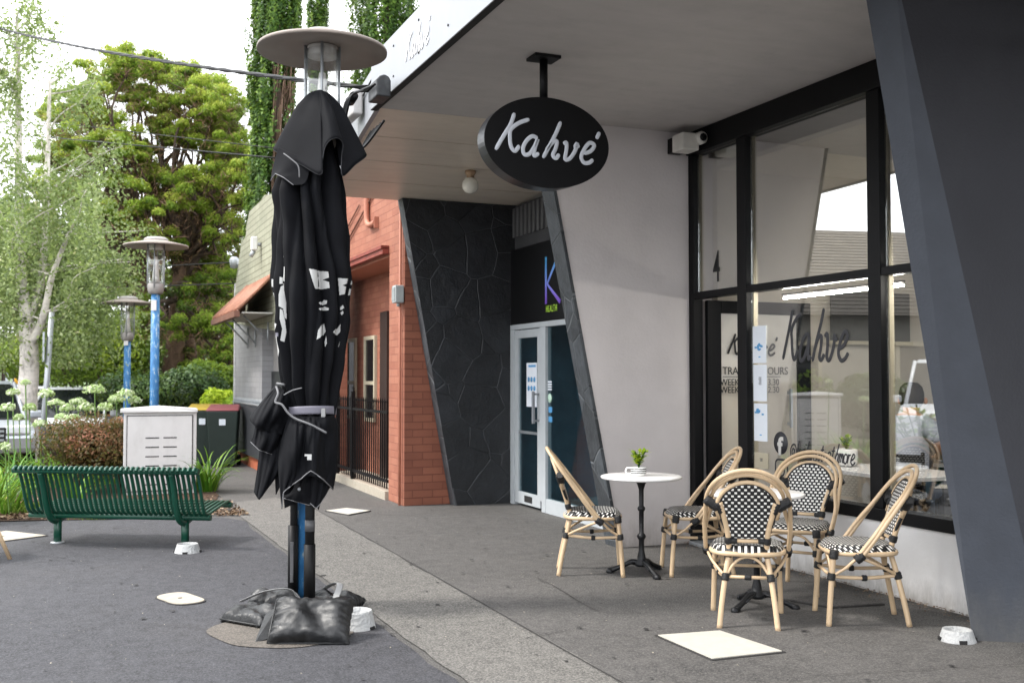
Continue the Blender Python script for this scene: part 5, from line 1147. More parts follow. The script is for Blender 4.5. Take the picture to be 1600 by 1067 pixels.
# ------------------------------------------------------------------ cafe interior
def itable(x, y, lab, w=.75, d=.6, rz=0):
    t = thing('indoor_table', lab, 'table', (x, y, .02), rz)
    mb = MB(); mb.box((-w / 2, -d / 2, .70), (w / 2, d / 2, .73)); mb.build('tabletop', M_['marble_white'], t, bevel=.004)
    for a in (-1, 1):
        for b in (-1, 1): mb = MB(); mb.box((a * (w / 2 - .04) - .018, b * (d / 2 - .04) - .018, 0), (a * (w / 2 - .04) + .018, b * (d / 2 - .04) + .018, .699)); mb.build('leg', M_['black_satin'], t)
    mb = MB(); mb.tube([(-w / 2 + .04, -d / 2 + .04, .66), (w / 2 - .04, -d / 2 + .04, .1)], .01, 6); mb.tube([(w / 2 - .04, -d / 2 + .04, .66), (-w / 2 + .04, -d / 2 + .04, .1)], .01, 6); mb.build('cross_brace', M_['black_satin'], t)
itable(5.75, 6.3, 'white topped indoor table just inside the middle window', .7, 1.1)
p = PX(1323, 738, 5.68); t = thing('plant_pot', 'white round pot on the indoor table behind the glass', 'pot', (5.68, p.y, .7505))
MB().lathe([(.05, 0), (.075, .01), (.088, .07), (.082, .135), (.07, .14), (.066, .12), (0, .11)], n=28).build('pot', MATS['cup_white'], t)
sprout('bright green leafy plant in the white pot inside the window', (5.68, p.y, .87), 10, .12, .05, 9, 'pot_plant', 8, 'leaf_bright')
itable(6.9, 6.35, 'dark indoor table in front of the seated person', .7, .7)
def ichair(x, y, rz, lab):
    t = thing('indoor_chair', lab, 'chair', (x, y, .02), rz, group='black chairs inside the cafe'); mb = MB(); mb.box((-.2, -.2, .43), (.2, .2, .46)); mb.build('seat', M_['weave_seat'] if 0 else M_['black_satin'], t, bevel=.01)
    for a in (-1, 1):
        for b in (-1, 1): MB().tube([(a * .19, b * .19, 0), (a * .17, b * .17, .43)], .014, 8).build('leg', M_['black_satin'], t)
        MB().tube([(a * .17, -.17, .43), (a * .18, -.24, .85)], .014, 8).build('back_post', M_['black_satin'], t)
    for z in (.55, .66, .77): mb = MB(); mb.box((-.17, -.235, z), (.17, -.215, z + .06)); mb.build('back_slat', M_['black_satin'], t)
ichair(6.2, 6.62, -1.0, 'black slat backed chair carrying the seated person'); ichair(6.3, 5.6, -2.6, 'black slat backed chair empty at the right window')
# seated person seen from behind
def person(x, y, rz):
    t = thing('person', 'person in a white T-shirt sitting at an indoor table, seen from behind through the glass', 'person', (x, y, .02), rz)
    V = [(0, 0, .52), (0, .03, .72), (0, .06, .92), (0, .10, 1.06), (0, .13, 1.14), (0, .17, 1.22), (0, .18, 1.30),
         (.10, .10, 1.04), (.18, .10, 1.01), (.23, .18, .84), (.17, .38, .78), (.12, .47, .78), (-.10, .10, 1.04), (-.18, .10, 1.01), (-.23, .18, .84), (-.17, .38, .78), (-.12, .47, .78),
         (.10, .05, .5), (.12, .42, .50), (.12, .44, .12), (.12, .56, .05), (-.10, .05, .5), (-.12, .42, .50), (-.12, .44, .12), (-.12, .56, .05)]
    Rr = [.15, .145, .15, .12, .055, .085, .075, .085, .065, .046, .034, .026, .085, .065, .046, .034, .026, .095, .062, .045, .035, .095, .062, .045, .035]
    E_ = [(0, 1), (1, 2), (2, 3), (3, 4), (4, 5), (5, 6), (3, 7), (7, 8), (8, 9), (9, 10), (10, 11), (3, 12), (12, 13), (13, 14), (14, 15), (15, 16), (0, 17), (17, 18), (18, 19), (19, 20), (0, 21), (21, 22), (22, 23), (23, 24)]
    def skin(name, vs, es, rs, m, root=0):
        me = bpy.data.meshes.new(name); me.from_pydata(vs, es, []); o = link(name, me, m, t); o.modifiers.new('skin', 'SKIN'); s = o.modifiers.new('sub', 'SUBSURF'); s.levels = s.render_levels = 2
        me.skin_vertices[0].data
        for v, r in zip(me.skin_vertices[0].data, rs): v.radius = (r, r)
        me.skin_vertices[0].data[root].use_root = True; return o
    b = skin('body', V, E_, Rr, pm('skin', 'b98a6c', .55, var=.05)); b.modifiers['skin'].use_smooth_shade = True
    sh = skin('t_shirt', [V[0], V[1], V[2], V[3], (0, .12, 1.09), V[7], V[8], (.215, .155, .91), V[12], V[13], (-.215, .155, .91)], [(0, 1), (1, 2), (2, 3), (3, 4), (3, 5), (5, 6), (6, 7), (3, 8), (8, 9), (9, 10)], [.175, .172, .175, .145, .075, .105, .088, .075, .105, .088, .075], pm('shirt_white', 'a4a8b2', .85, var=.05, bump=.6, bscale=9, dist=.03)); sh.modifiers['skin'].use_smooth_shade = True
    tr_ = skin('trousers', [(0, 0, .5), V[17], V[18], (.12, .44, .16), V[21], V[22], (-.12, .44, .16)], [(0, 1), (1, 2), (2, 3), (0, 4), (4, 5), (5, 6)], [.17, .11, .078, .06, .11, .078, .06], pm('denim', '3a4a60', .8)); tr_.modifiers['skin'].use_smooth_shade = True
    mb = MB(); mb.lathe([(0, .125), (.05, .118), (.085, .085), (.098, .03), (.096, -.02), (.085, -.06), (.06, -.09), (0, -.1)], n=22, c=(0, .165, 1.27), sy=1.12); mb.build('hair', pm('hair_dark', '241c16', .6, bump=.6, bscale=30), t)
    for s in (-1, 1): mb = MB(); mb.lathe([(0, -.03), (.014, -.02), (.018, 0), (.014, .02), (0, .03)], n=8, c=(s * .102, .2, 1.24)); mb.build('ear', MATS['skin'], t)
    mb = MB(); mb.tube([(0, .27, 1.26), (0, .29, 1.22)], [.008, .016], 8); mb.build('nose', MATS['skin'], t)
    for s in (-1, 1):
        for k in range(5):
            a = s * (.12 - .0) ; xx = a + s * (-.03 + .014 * k); L = (.035, .065, .075, .07, .055)[k]; mb = MB()
            mb.tube(cr_path([(xx, .47, .772), (xx - s * .004, .47 + L * .5, .776), (xx - s * .01, .47 + L, .765)], 4), .0075, 8); mb.build('finger', MATS['skin'], t)
person(6.2, 6.62, -1.0)

# ------------------------------------------------------------------ planting
def straps(name, lab, cx, cy, rx, ry, n, L, seed, w=.022, z=0.012):
    t = thing(name, lab, 'plant', (cx, cy, z)); rg = random.Random(seed); mb = MB()
    for i in range(n):
        a = rg.uniform(0, 6.283); q = rg.random() ** .5; x, y = rx * q * math.cos(a), ry * q * math.sin(a); b = a + rg.uniform(-.7, .7); l = L * rg.uniform(.6, 1.1); dr = rg.uniform(.3, 1.0)
        d = Vector((math.cos(b), math.sin(b), 0)); s = Vector((-d.y, d.x, 0)); rows = []
        for k in range(7):
            u = k / 6; p = Vector((x, y, 0)) + d * l * .75 * u ** 1.25 * (.5 + dr * .6) + Vector((0, 0, l * (1.15 * u - .75 * dr * u * u - .12 * u ** 3))); ww = w * (1 - u ** 2.2) * .5 + .001
            rows.append([tuple(p - s * ww), tuple(p + Vector((0, 0, -ww * .35))), tuple(p + s * ww)])
        mb.grid(rows)
    o = mb.build('leaf', M_['strap_leaf'], t); at = o.data.attributes.new('rnd', 'FLOAT', 'FACE'); rnd = np.repeat(np.random.default_rng(seed).uniform(0, 1, n), 12); at.data.foreach_set('value', rnd); return t
def umbel(t, x, y, h, r, seed, n=90):
    rg = np.random.default_rng(seed); r *= rg.uniform(.8, 1.3); sqz = rg.uniform(.55, .95); mb = MB(); l = t.location; mb.tube(cr_path([(x - l.x + .05, y - l.y, 0), (x - l.x + .02, y - l.y, h * .5), (x - l.x, y - l.y, h)], 4), .008, 6)
    for k in range(24):
        d = rg.normal(size=3); d[2] = abs(d[2]) * .8 - .15; d /= np.linalg.norm(d); mb.tube([(x - l.x, y - l.y, h), tuple(np.array([x - l.x, y - l.y, h]) + d * r * .85)], .0025, 3)
    st = mb.build('flower_stalk', pm('stalk', '5f7f3a', .6), t)
    d = rg.normal(size=(n, 3)); d[:, 2] = np.abs(d[:, 2]) * .9 - .25; d /= np.linalg.norm(d, axis=1)[:, None]; C = d * r * rg.uniform(.65, 1.1, (n, 1)) * np.array([1, rg.uniform(.8, 1.1), sqz]) + np.array([x - l.x, y - l.y, h])
    leafmesh('flower_head', C, .028, M_['floret'], t, nrm=d)
ag = straps('agapanthus', 'big clump of bright strap leaves at the left edge behind the bench', -.85, 12.7, .42, .5, 240, .8, 1)
for k, (px, py, Y, r) in enumerate(((12, 640, 12.4, .07), (8, 700, 12.2, .05), (40, 600, 13, .05))): p = PY(px, py, Y); umbel(ag, p.x, Y, p.z, r, k)
ag3 = straps('agapanthus', 'row of pale green flower heads standing behind the brown shrub', .1, 15.4, .9, .35, 220, .8, 3)
for k, (px, py, Y, r) in enumerate(((46, 640, 15.2, .09), (62, 665, 15.1, .07), (88, 632, 15.6, .10), (72, 618, 15.9, .09), (105, 640, 15.5, .1), (122, 630, 15.4, .11), (148, 612, 15.2, .13), (135, 640, 15.3, .1), (165, 640, 15.6, .08), (196, 618, 15.0, .13), (182, 626, 15.3, .11), (112, 655, 15.1, .08), (210, 628, 15.1, .09), (95, 655, 15.3, .08), (30, 655, 15.6, .08), (20, 615, 15.9, .08))): p = PY(px, py, Y); umbel(ag3, p.x, Y, p.z, r, k + 20, 130)
straps('agapanthus', 'dark green strap leaved clump on the right side of the white cabinet', 1.63, 14.0, .13, .2, 90, .75, 5, .02)
straps('agapanthus', 'tall strap leaves behind the cabinet beside the brown shrub', .1, 13.4, .12, .12, 26, .5, 8)
# brown red shrub
def blob_pts(n, c, r, shell=.55, sq=1):
    d = RNG.normal(size=(n, 3)); d /= np.linalg.norm(d, axis=1)[:, None]; q = shell + (1 - shell) * RNG.uniform(0, 1, (n, 1)) ** .7; return np.array(c) + d * q * np.array(r), d
def shrub(name, lab, c, r, n, m, size, seed=0, lumps=9, group=None, cat='shrub', stem='bark_dark'):
    t = thing(name, lab, cat, (c[0], c[1], 0), group=group); P = []; D = []; Rn = []
    rg = np.random.default_rng(seed)
    for k in range(lumps):
        d = rg.normal(size=3); d /= np.linalg.norm(d); d[2] = abs(d[2]) * .8 - .15; cc = d * np.array(r) * .52 + np.array([0, 0, c[2]]); rr = np.array(r) * rg.uniform(.42, .62)
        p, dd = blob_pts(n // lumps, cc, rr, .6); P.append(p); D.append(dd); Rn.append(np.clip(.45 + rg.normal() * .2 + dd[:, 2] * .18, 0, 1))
    P = np.concatenate(P); D = np.concatenate(D); Rn = np.concatenate(Rn); k = P[:, 2] > .02
    leafmesh('foliage', P[k], size, M_[m], t, nrm=D[k], rnd=Rn[k]); mb = MB()
    for k in range(6): a = k; mb.tube(cr_path([(0, 0, 0), (.15 * math.cos(a) * r[0], .15 * math.sin(a) * r[1], c[2] * .6), (.5 * math.cos(a) * r[0], .5 * math.sin(a) * r[1], c[2] + .2 * r[2])], 4), .02, 5)
    mb.build('stem', M_[stem], t); return t
shrub('brown_shrub', 'rounded red brown shrub between the strap leaves and the white cabinet', (.1, 14.4, .50), (.74, .55, .60), 15000, 'leaf_hedge', .022, 2, 14)
shrub('brown_shrub', 'narrow continuation of the red brown shrub just behind the cabinet edge', (.62, 14.75, .62), (.25, .35, .42), 2500, 'leaf_hedge', .022, 6, 7)
# grass tufts, litter, timber
def stuff(o): o['kind'] = 'stuff'; return o
P = []; 
for (px, py, n, s) in ((36, 802, 260, .11), (130, 806, 90, .10), (150, 812, 60, .08), (3, 800, 30, .1), (300, 800, 30, .06)):
    p = G(px, py); P.append(np.stack([RNG.normal(p.x, s, n), RNG.normal(p.y, s * .5, n), np.full(n, .012)], 1))
P = np.concatenate(P); mb = MB()
for p in P:
    a = random.uniform(0, 6.28); h = random.uniform(.04, .11); d = Vector((math.cos(a), math.sin(a), 0)) * h * .6; s = Vector((-d.y, d.x, 0)).normalized() * .004; p = Vector(p); mb.add([p - s, p + s, p + d * .5 + Vector((0, 0, h * .8)) + s * .6, p + d + Vector((0, 0, h))], [(0, 1, 2, 3)])
o = mb.build('grass_tuft', M_['grass_mat']); at = o.data.attributes.new('rnd', 'FLOAT', 'FACE'); at.data.foreach_set('value', RNG.uniform(0, 1, len(o.data.polygons))); stuff(o)
n = 3200; xs2 = RNG.uniform(-1.4, 1.75, n); ys2 = 11.45 - (xs2 - 1.3) * .25 + RNG.exponential(.5, n); C = np.stack([xs2, ys2, RNG.uniform(.014, .03, n)], 1)
stuff(leafmesh('leaf_litter', C, .022, M_['litter'], None, nrm=np.tile([0, 0, 1.0], (n, 1))))
n = 260; px_ = RNG.uniform(-1, 4.8, n); py_ = RNG.uniform(4.2, 12, n); C = np.stack([px_, py_, np.full(n, .016)], 1)
stuff(leafmesh('ground_speck', C, .006, pm('speck_pale', 'a39a8a', .8), None, nrm=np.tile([0, 0, 3.0], (n, 1))))
n = 170; C = np.stack([RNG.uniform(-1, 4.9, n), RNG.uniform(4.0, 11.5, n), np.full(n, .0135)], 1); mb = MB()
for c in C:
    q = random.uniform(.008, .02); mb.add([(c[0] + q * math.cos(a_) * random.uniform(.7, 1.2), c[1] + q * math.sin(a_) * random.uniform(.7, 1.2), c[2]) for a_ in [k * .785 for k in range(8)]], [tuple(range(8))])
stuff(mb.build('gum_spot', pm('gum_dark', '262525', .8)))
n = 900; C = np.stack([RNG.uniform(4.35, 5.05, n), RNG.uniform(4.6, 8, n), np.full(n, .014)], 1); C[:, 0] = 5.05 - RNG.exponential(.06, n)
stuff(leafmesh('wall_grit', C, .009, M_['litter'], None, nrm=np.tile([0, 0, 2.0], (n, 1))))
a, b = G(-30, 772, .03), G(38, 787, .06); mb = MB(); mb.tube([a, (a + b) / 2 + Vector((0, 0, .01)), b], .03, 10); o = mb.build('timber_edge', pm('timber', '9a7a5c', .8, var=.3)); tag(o, 'pale round timber lying among the strap leaves at the left edge', 'timber')
# corner of another rattan chair at the left edge
t = thing('rattan_chair', 'rattan chair mostly outside the left edge, only one foot tip showing', 'chair', (-.95, 9.15, 0), .4)
f1 = G(16, 874); l = Vector(t.location); q = Matrix.Rotation(-.4, 3, 'Z')
for (dx, dy) in ((0, 0), (-.34, -.1), (-.12, .36), (-.46, .26)):
    b = q @ (f1 + Vector((dx, dy, 0)) - l); tp = b + q @ Vector((-.16 if not dx else 0, -.02, .44 if dx else .40)); MB().tube([b, tp], .016, 10).build('leg', M_['rattan'], t)
cc = q @ (f1 + Vector((-.35, .13, .44)) - l); mb = MB(); mb.lathe([(0, 0), (.2, 0), (.22, .02), (.2, .04), (0, .045)], n=28, c=tuple(cc)); mb.build('seat', M_['binding'], t)

# ------------------------------------------------------------------ trees
def limb(mb, a, b, r0, r1, k=6, wob_=.15):
    a, b = Vector(a), Vector(b); L = (b - a).length; m1 = a.lerp(b, .35) + Vector((random.uniform(-1, 1), random.uniform(-1, 1), random.uniform(-.3, .6))) * L * wob_ * .5; m2 = a.lerp(b, .7) + Vector((random.uniform(-1, 1), random.uniform(-1, 1), random.uniform(0, .6))) * L * wob_ * .4
    P = cr_path([a, m1, m2, b], k); n = len(P); mb.tube(P, [r0 + (r1 - r0) * i / (n - 1) for i in range(n)], 8); return P
# birch with hanging strands
def birch():
    Y = 20.0; base = PY(44, 612, Y); t = thing('birch_tree', 'tall birch with white trunk and hanging pale green foliage at the left edge', 'tree', (base.x, Y, -.3)); o0 = Vector(t.location)
    Lc = lambda px, py, Y_=Y: PY(px, py, Y_) - o0
    mb = MB(); fork = Lc(43, 505)
    P = cr_path([Vector((.05, 0, 0)), Lc(42, 640), Lc(46, 570), fork], 6); mb.tube(P, [.19 - .05 * i / len(P) for i in range(len(P))], 14)
    up = cr_path([fork, Lc(34, 440), Lc(30, 340), Lc(29, 200), Lc(28, 90), Lc(26, 20)], 6); mb.tube(up, [.11 - .085 * i / len(up) for i in range(len(up))], 10)
    rt = cr_path([fork + Vector((0, 0, .1)), Lc(62, 450, 20.2), Lc(70, 370, 20.2), Lc(75, 230, 20.3), Lc(78, 120, 20.3)], 6); mb.tube(rt, [.09 - .07 * i / len(rt) for i in range(len(rt))], 10)
    rs = cr_path([Lc(45, 545), Lc(66, 500, 19.7), Lc(82, 430, 19.5), Lc(110, 360, 19.3)], 6); mb.tube(rs, [.08 - .055 * i / len(rs) for i in range(len(rs))], 10)
    mb.build('trunk', M_['bark_birch'], t)
    mb = MB(); tips = []
    for path, n in ((up, 20), (rt, 18), (rs, 8)):
        for k in range(n):
            i = int(len(path) * random.uniform(.2, .98)); i = min(i, len(path) - 1); p = path[i]; a = random.uniform(0, 6.28); hgt = p.z / 8.5; L = random.uniform(.7, 1.9) * (1.25 - .75 * hgt)
            e = p + Vector((math.cos(a) * L + .18, math.sin(a) * L, random.uniform(.2, .8))); P = limb(mb, p, e, .016, .005, 5); tips += [P[int(len(P) * u)] for u in (.3, .4, .5, .6, .7, .8, .88, .96)]
    mb.build('branch', M_['bark_birch'], t)
    C = []; Rn = []
    for p in tips:
        for s in range(6):
            d = Vector((random.gauss(0, .16), random.gauss(0, .16), 0)); L = random.uniform(.3, 1.5) * (1.25 if p.z < 6 else .6); n = int(L * 15); b = random.random()
            for k in range(n):
                u = k / n; q = p + d * (.4 + u * 1.2) + Vector((0, 0, -L * u + .1 * (1 - u))); C.append((q.x + random.gauss(0, .05), q.y + random.gauss(0, .05), q.z + random.gauss(0, .04))); Rn.append(b * .6 + .2)
    C = np.array(C); k = C[:, 2] > 1.9; leafmesh('crown', C[k], .036, M_['leaf_birch'], t, rnd=np.array(Rn)[k], asp=.6); print('birch', k.sum())
birch()
def bigtree():
    Y = 27.0; base = PY(258, 640, Y); t = thing('spreading_tree', 'huge spreading tree with bright green clumps over dark bare limbs', 'tree', (base.x, Y, -.3)); o0 = Vector(t.location)
    Lc = lambda px, py, dy=0: PY(px, py, Y + dy) - o0
    mb = MB(); 
    for pts, r0, r1 in (([(234, 660), (232, 600), (228, 540), (220, 470), (225, 400)], .26, .14), ([(262, 660), (266, 600), (275, 540), (278, 480), (285, 400)], .30, .16), ([(285, 665), (298, 610), (300, 560), (290, 500)], .2, .1)):
        P = cr_path([Lc(*q) for q in pts], 6); n = len(P); mb.tube(P, [r0 + (r1 - r0) * i / n for i in range(n)], 12)
    hubs = [Lc(225, 400), Lc(285, 400), Lc(250, 430), Lc(280, 450, -.5)]
    mb.build('trunk', M_['bark_brown'], t)
    clumps = [(160, 120, 30), (200, 108, 32), (240, 108, 34), (285, 120, 32), (320, 135, 34), (345, 150, 34), (365, 185, 28), (135, 150, 26), (150, 190, 34), (120, 225, 28), (215, 150, 24), (250, 170, 20), (300, 165, 32), (335, 195, 32), (360, 225, 30), (180, 220, 30), (145, 245, 26), (262, 205, 26), (300, 215, 28), (340, 250, 34), (372, 262, 24), (235, 275, 34), (270, 290, 34), (310, 290, 36), (350, 290, 34), (375, 310, 24), (225, 320, 30), (280, 340, 34), (325, 335, 32), (360, 350, 30), (215, 365, 28), (250, 385, 26), (345, 385, 34), (320, 410, 28), (300, 455, 36), (345, 440, 30), (340, 500, 34), (310, 510, 30), (290, 560, 26), (355, 560, 30), (100, 180, 22), (90, 250, 26), (70, 300, 26), (60, 340, 26), (130, 300, 28), (170, 330, 26), (230, 500, 22), (195, 440, 24), (190, 280, 26), (215, 245, 22)]
    mb = MB(); C = []; D = []; Rn = []
    for i, (px, py, r) in enumerate(clumps):
        for lay in range(3):
            dy = random.uniform(-2.2, 2.2); c = Lc(px + random.uniform(-8, 8), py + random.uniform(-4, 4), dy); rad = r / 60 * .98; h = min(hubs, key=lambda q: (q - c).length)
            limb(mb, h + Vector((random.uniform(-.2, .2), random.uniform(-.2, .2), random.uniform(-.5, .2))), c + Vector((0, 0, -rad * .3)), .055, .014, 5, .3)
            for s in range(8):
                e = c + Vector((random.gauss(0, rad * .56), random.gauss(0, rad * .5), random.gauss(0, rad * .38)))
                if s % 2: limb(mb, c + Vector((0, 0, -rad * .5)), e, .02, .006, 3, .2)
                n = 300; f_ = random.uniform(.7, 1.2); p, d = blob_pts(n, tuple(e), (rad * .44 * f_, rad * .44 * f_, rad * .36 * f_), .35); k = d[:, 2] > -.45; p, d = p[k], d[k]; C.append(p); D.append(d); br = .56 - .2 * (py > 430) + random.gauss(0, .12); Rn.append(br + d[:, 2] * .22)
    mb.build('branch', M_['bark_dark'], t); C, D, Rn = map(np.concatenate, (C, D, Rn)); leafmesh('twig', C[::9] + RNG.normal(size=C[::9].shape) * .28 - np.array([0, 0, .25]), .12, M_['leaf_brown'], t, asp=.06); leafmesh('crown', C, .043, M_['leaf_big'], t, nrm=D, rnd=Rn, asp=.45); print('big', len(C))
bigtree()
def cypress(px, Y, w, ztop, zbot, lab, n, bare=False, seed=0):
    p = PY(px, 300, Y); t = thing('cypress_tree', lab, 'tree', (p.x, Y, 0), group='columnar cypress trees behind the shops'); MB().tube([(0, 0, 0), (.05, 0, ztop * .5), (0, 0, ztop)], [.2, .12, .02], 8).build('trunk', M_['bark_dark'], t)
    C = []; Rn = []; D = []; nb = n // 9
    for k in range(nb):
        z = zbot + (ztop - zbot) * RNG.uniform() ; tt = (z - zbot) / (ztop - zbot); rad = w * (1 - .12 * tt) * (1 if tt < .8 else 1 - ((tt - .8) / .2) ** 1.5 * .85) ; a = RNG.uniform(0, 2 * math.pi); rr = rad * (1 - .45 * RNG.uniform() ** 2) * (1 + .12 * math.sin(5 * a + z * 1.4) + .10 * math.sin(9 * a - z * 3.1) + .08 * math.sin(z * 2.3 + a))
        if bare and math.cos(a + 1.0) > .45 and z < ztop * .62 and RNG.uniform() < .85: continue
        L = RNG.uniform(.35, .8); br = np.clip(RNG.normal(.5, .2), 0, 1); u = RNG.uniform(0, 1, (26, 1)); ax = np.array([math.cos(a) * .16, math.sin(a) * .16, 1.0]); q = np.array([math.cos(a) * rr, math.sin(a) * rr, z]) + ax * u * L + RNG.normal(size=(26, 3)) * .055 * (1.1 - u) ; C.append(q); D.append(np.tile([math.cos(a), math.sin(a), .5], (26, 1))); Rn.append(np.full(26, br) + (u[:, 0] - .5) * .3)
    C, D, Rn = map(np.concatenate, (C, D, Rn)); leafmesh('crown', C, .046, M_['leaf_cyp'], t, nrm=D, rnd=Rn, asp=.45)
    if bare:
        mb = MB(); 
        for k in range(150): a = -1.0 + random.uniform(-.9, .9); z = random.uniform(zbot, ztop * .6); r_ = w * random.uniform(.5, .95); mb.tube(cr_path([(math.cos(a) * r_ * .6, math.sin(a) * r_ * .6, z), (math.cos(a) * r_, math.sin(a) * r_, z + .3), (math.cos(a + .1) * r_, math.sin(a + .1) * r_, z + random.uniform(.6, 1.2))], 3), .012, 4)
        mb.build('bare_twig', M_['bark_brown'], t)
cypress(428, 22.5, .47, 13, 1.5, 'left dark green cypress column with bare brown twigs low down', 34000, True)
cypress(494, 26, .20, 14, 5.0, 'middle and thinnest cypress column above the lamp disc', 9000)
cypress(600, 24, .78, 14, 4.2, 'widest cypress column above the canopy corner', 26000)
# shrubs and woodland behind
for k, (px, py, Y, rx, rz_, m, lab) in enumerate((
    (130, 555, 26, 1.5, 1.3, 'leaf_shrub', 'bright olive bush filling the gap behind the leaning road sign post'), (95, 560, 30, 1.6, 1.2, 'leaf_shrub', 'pale olive bush just left of the leaning road sign post'), (175, 560, 25, 1.1, 1.5, 'leaf_shrub', 'olive bush behind the farthest blue lamp post'),
    (345, 640, 21.5, .45, .5, 'leaf_bright', 'rounded lime green shrub above the red lidded bin'), (300, 620, 22.5, .8, .8, 'leaf_dark', 'dark glossy shrub to the left of the lime green one'), (328, 600, 24, .7, .7, 'leaf_shrub', 'grey green shrub above the bins beneath the big tree'), (330, 500, 31, 2.2, 2.6, 'leaf_dark', 'dark evergreen mass behind the big tree on its right'), (215, 620, 24, 1.0, .7, 'leaf_dark', 'low dark bush behind the white cabinet'), (20, 500, 60, 5, 2.6, 'leaf_dark', 'distant dark tree beyond the birch trunk'), (5, 380, 32, 1.6, 1.6, 'leaf_dark', 'dark tree mass behind the birch at the left edge'), (245, 560, 33, 2.4, 1.8, 'leaf_dark', 'dark bush seen between the trunks of the big tree'), (40, 560, 45, 2.5, 1.0, 'leaf_shrub', 'hazy green bush beyond the parked cars'), (150, 420, 34, 2.4, 1.8, 'leaf_dark', 'dark crown behind the birch and big tree'), (60, 470, 36, 2.2, 1.5, 'leaf_birch', 'pale crown far behind the birch fork'))):
    p = PY(px, py, Y); shrub('garden_shrub' if Y < 25 else 'background_tree', lab, (p.x, Y, p.z), (rx, rx, rz_), 7000 if Y > 20 else 4000, m, .05 if Y < 28 else .09, k + 30, 14, cat='shrub' if Y < 25 else 'tree')
p = G(340, 672); straps('garden_plant', 'low lime leaves behind the bins', 2.45, 19.2, .4, .3, 70, .9, 14, .03)
# hills beyond
mb = MB(); rows = []
for j in range(5): rows.append([(x, 110 + j * 12, (-1 + (7.5 + 2.5 * noise.noise(Vector((x * .02, j, 0)))) * math.sin(j / 4 * 1.57))) for x in range(-160, 160, 8)])
mb.grid(rows); o = mb.build('hills', pm('hill_green', '5c6e48', .95, var=.35, scale=.12)); o['kind'] = 'structure'
# ------------------------------------------------------------------ street furniture far left
pb0, pt0 = PY(68, 665, 19), PY(81, 488, 19); t = thing('sign_post', 'leaning grey steel post carrying a sign seen edge on', 'sign', (pb0.x, 19, 0)); l = Vector(t.location)
MB().tube([pb0 - l + (pb0 - pt0) * .45, pt0 - l], .045, 12).build('post', M_['galv'], t)
p = PY(73, 542, 19) - l; mb = MB(); mb.box((p.x - .06, -.18, p.z - .24), (p.x - .03, .25, p.z + .24)); mb.build('sign_plate', M_['aluminium'], t)
for k, (px, py, Y, h) in enumerate(((24, 545, 60, 0), (8, 556, 50, 0), (29, 560, 75, 0))):
    a = PY(px, py, Y); t = thing('power_pole', ('tallest', 'leftmost', 'thinnest')[k] + ' of the pale power poles far down the road', 'pole', (a.x, Y, 0), group='far power poles')
    MB().tube([(0, 0, 0), (0, 0, a.z)], .13, 8).build('pole', M_['galv'], t); mb = MB(); mb.box((-1.0, -.05, a.z - .5), (1.0, .05, a.z - .35)); mb.build('crossarm', M_['galv'], t)
o = thing('round_road_sign', 'small round yellow road sign beyond the birch trunk', 'sign', (PY(31, 594, 40).x, 40, 0)); MB().tube([(0, 0, 0), (0, 0, 1.4)], .03, 6).build('post', M_['galv'], o); MB().lathe([(0, 0), (.17, 0), (.17, .02), (0, .02)], n=20, M=frame((0, -.04, 1.38), (1, 0, 0), (0, 0, 1))).build('disc', pm('sign_yellow', 'd8a018', .5), o)
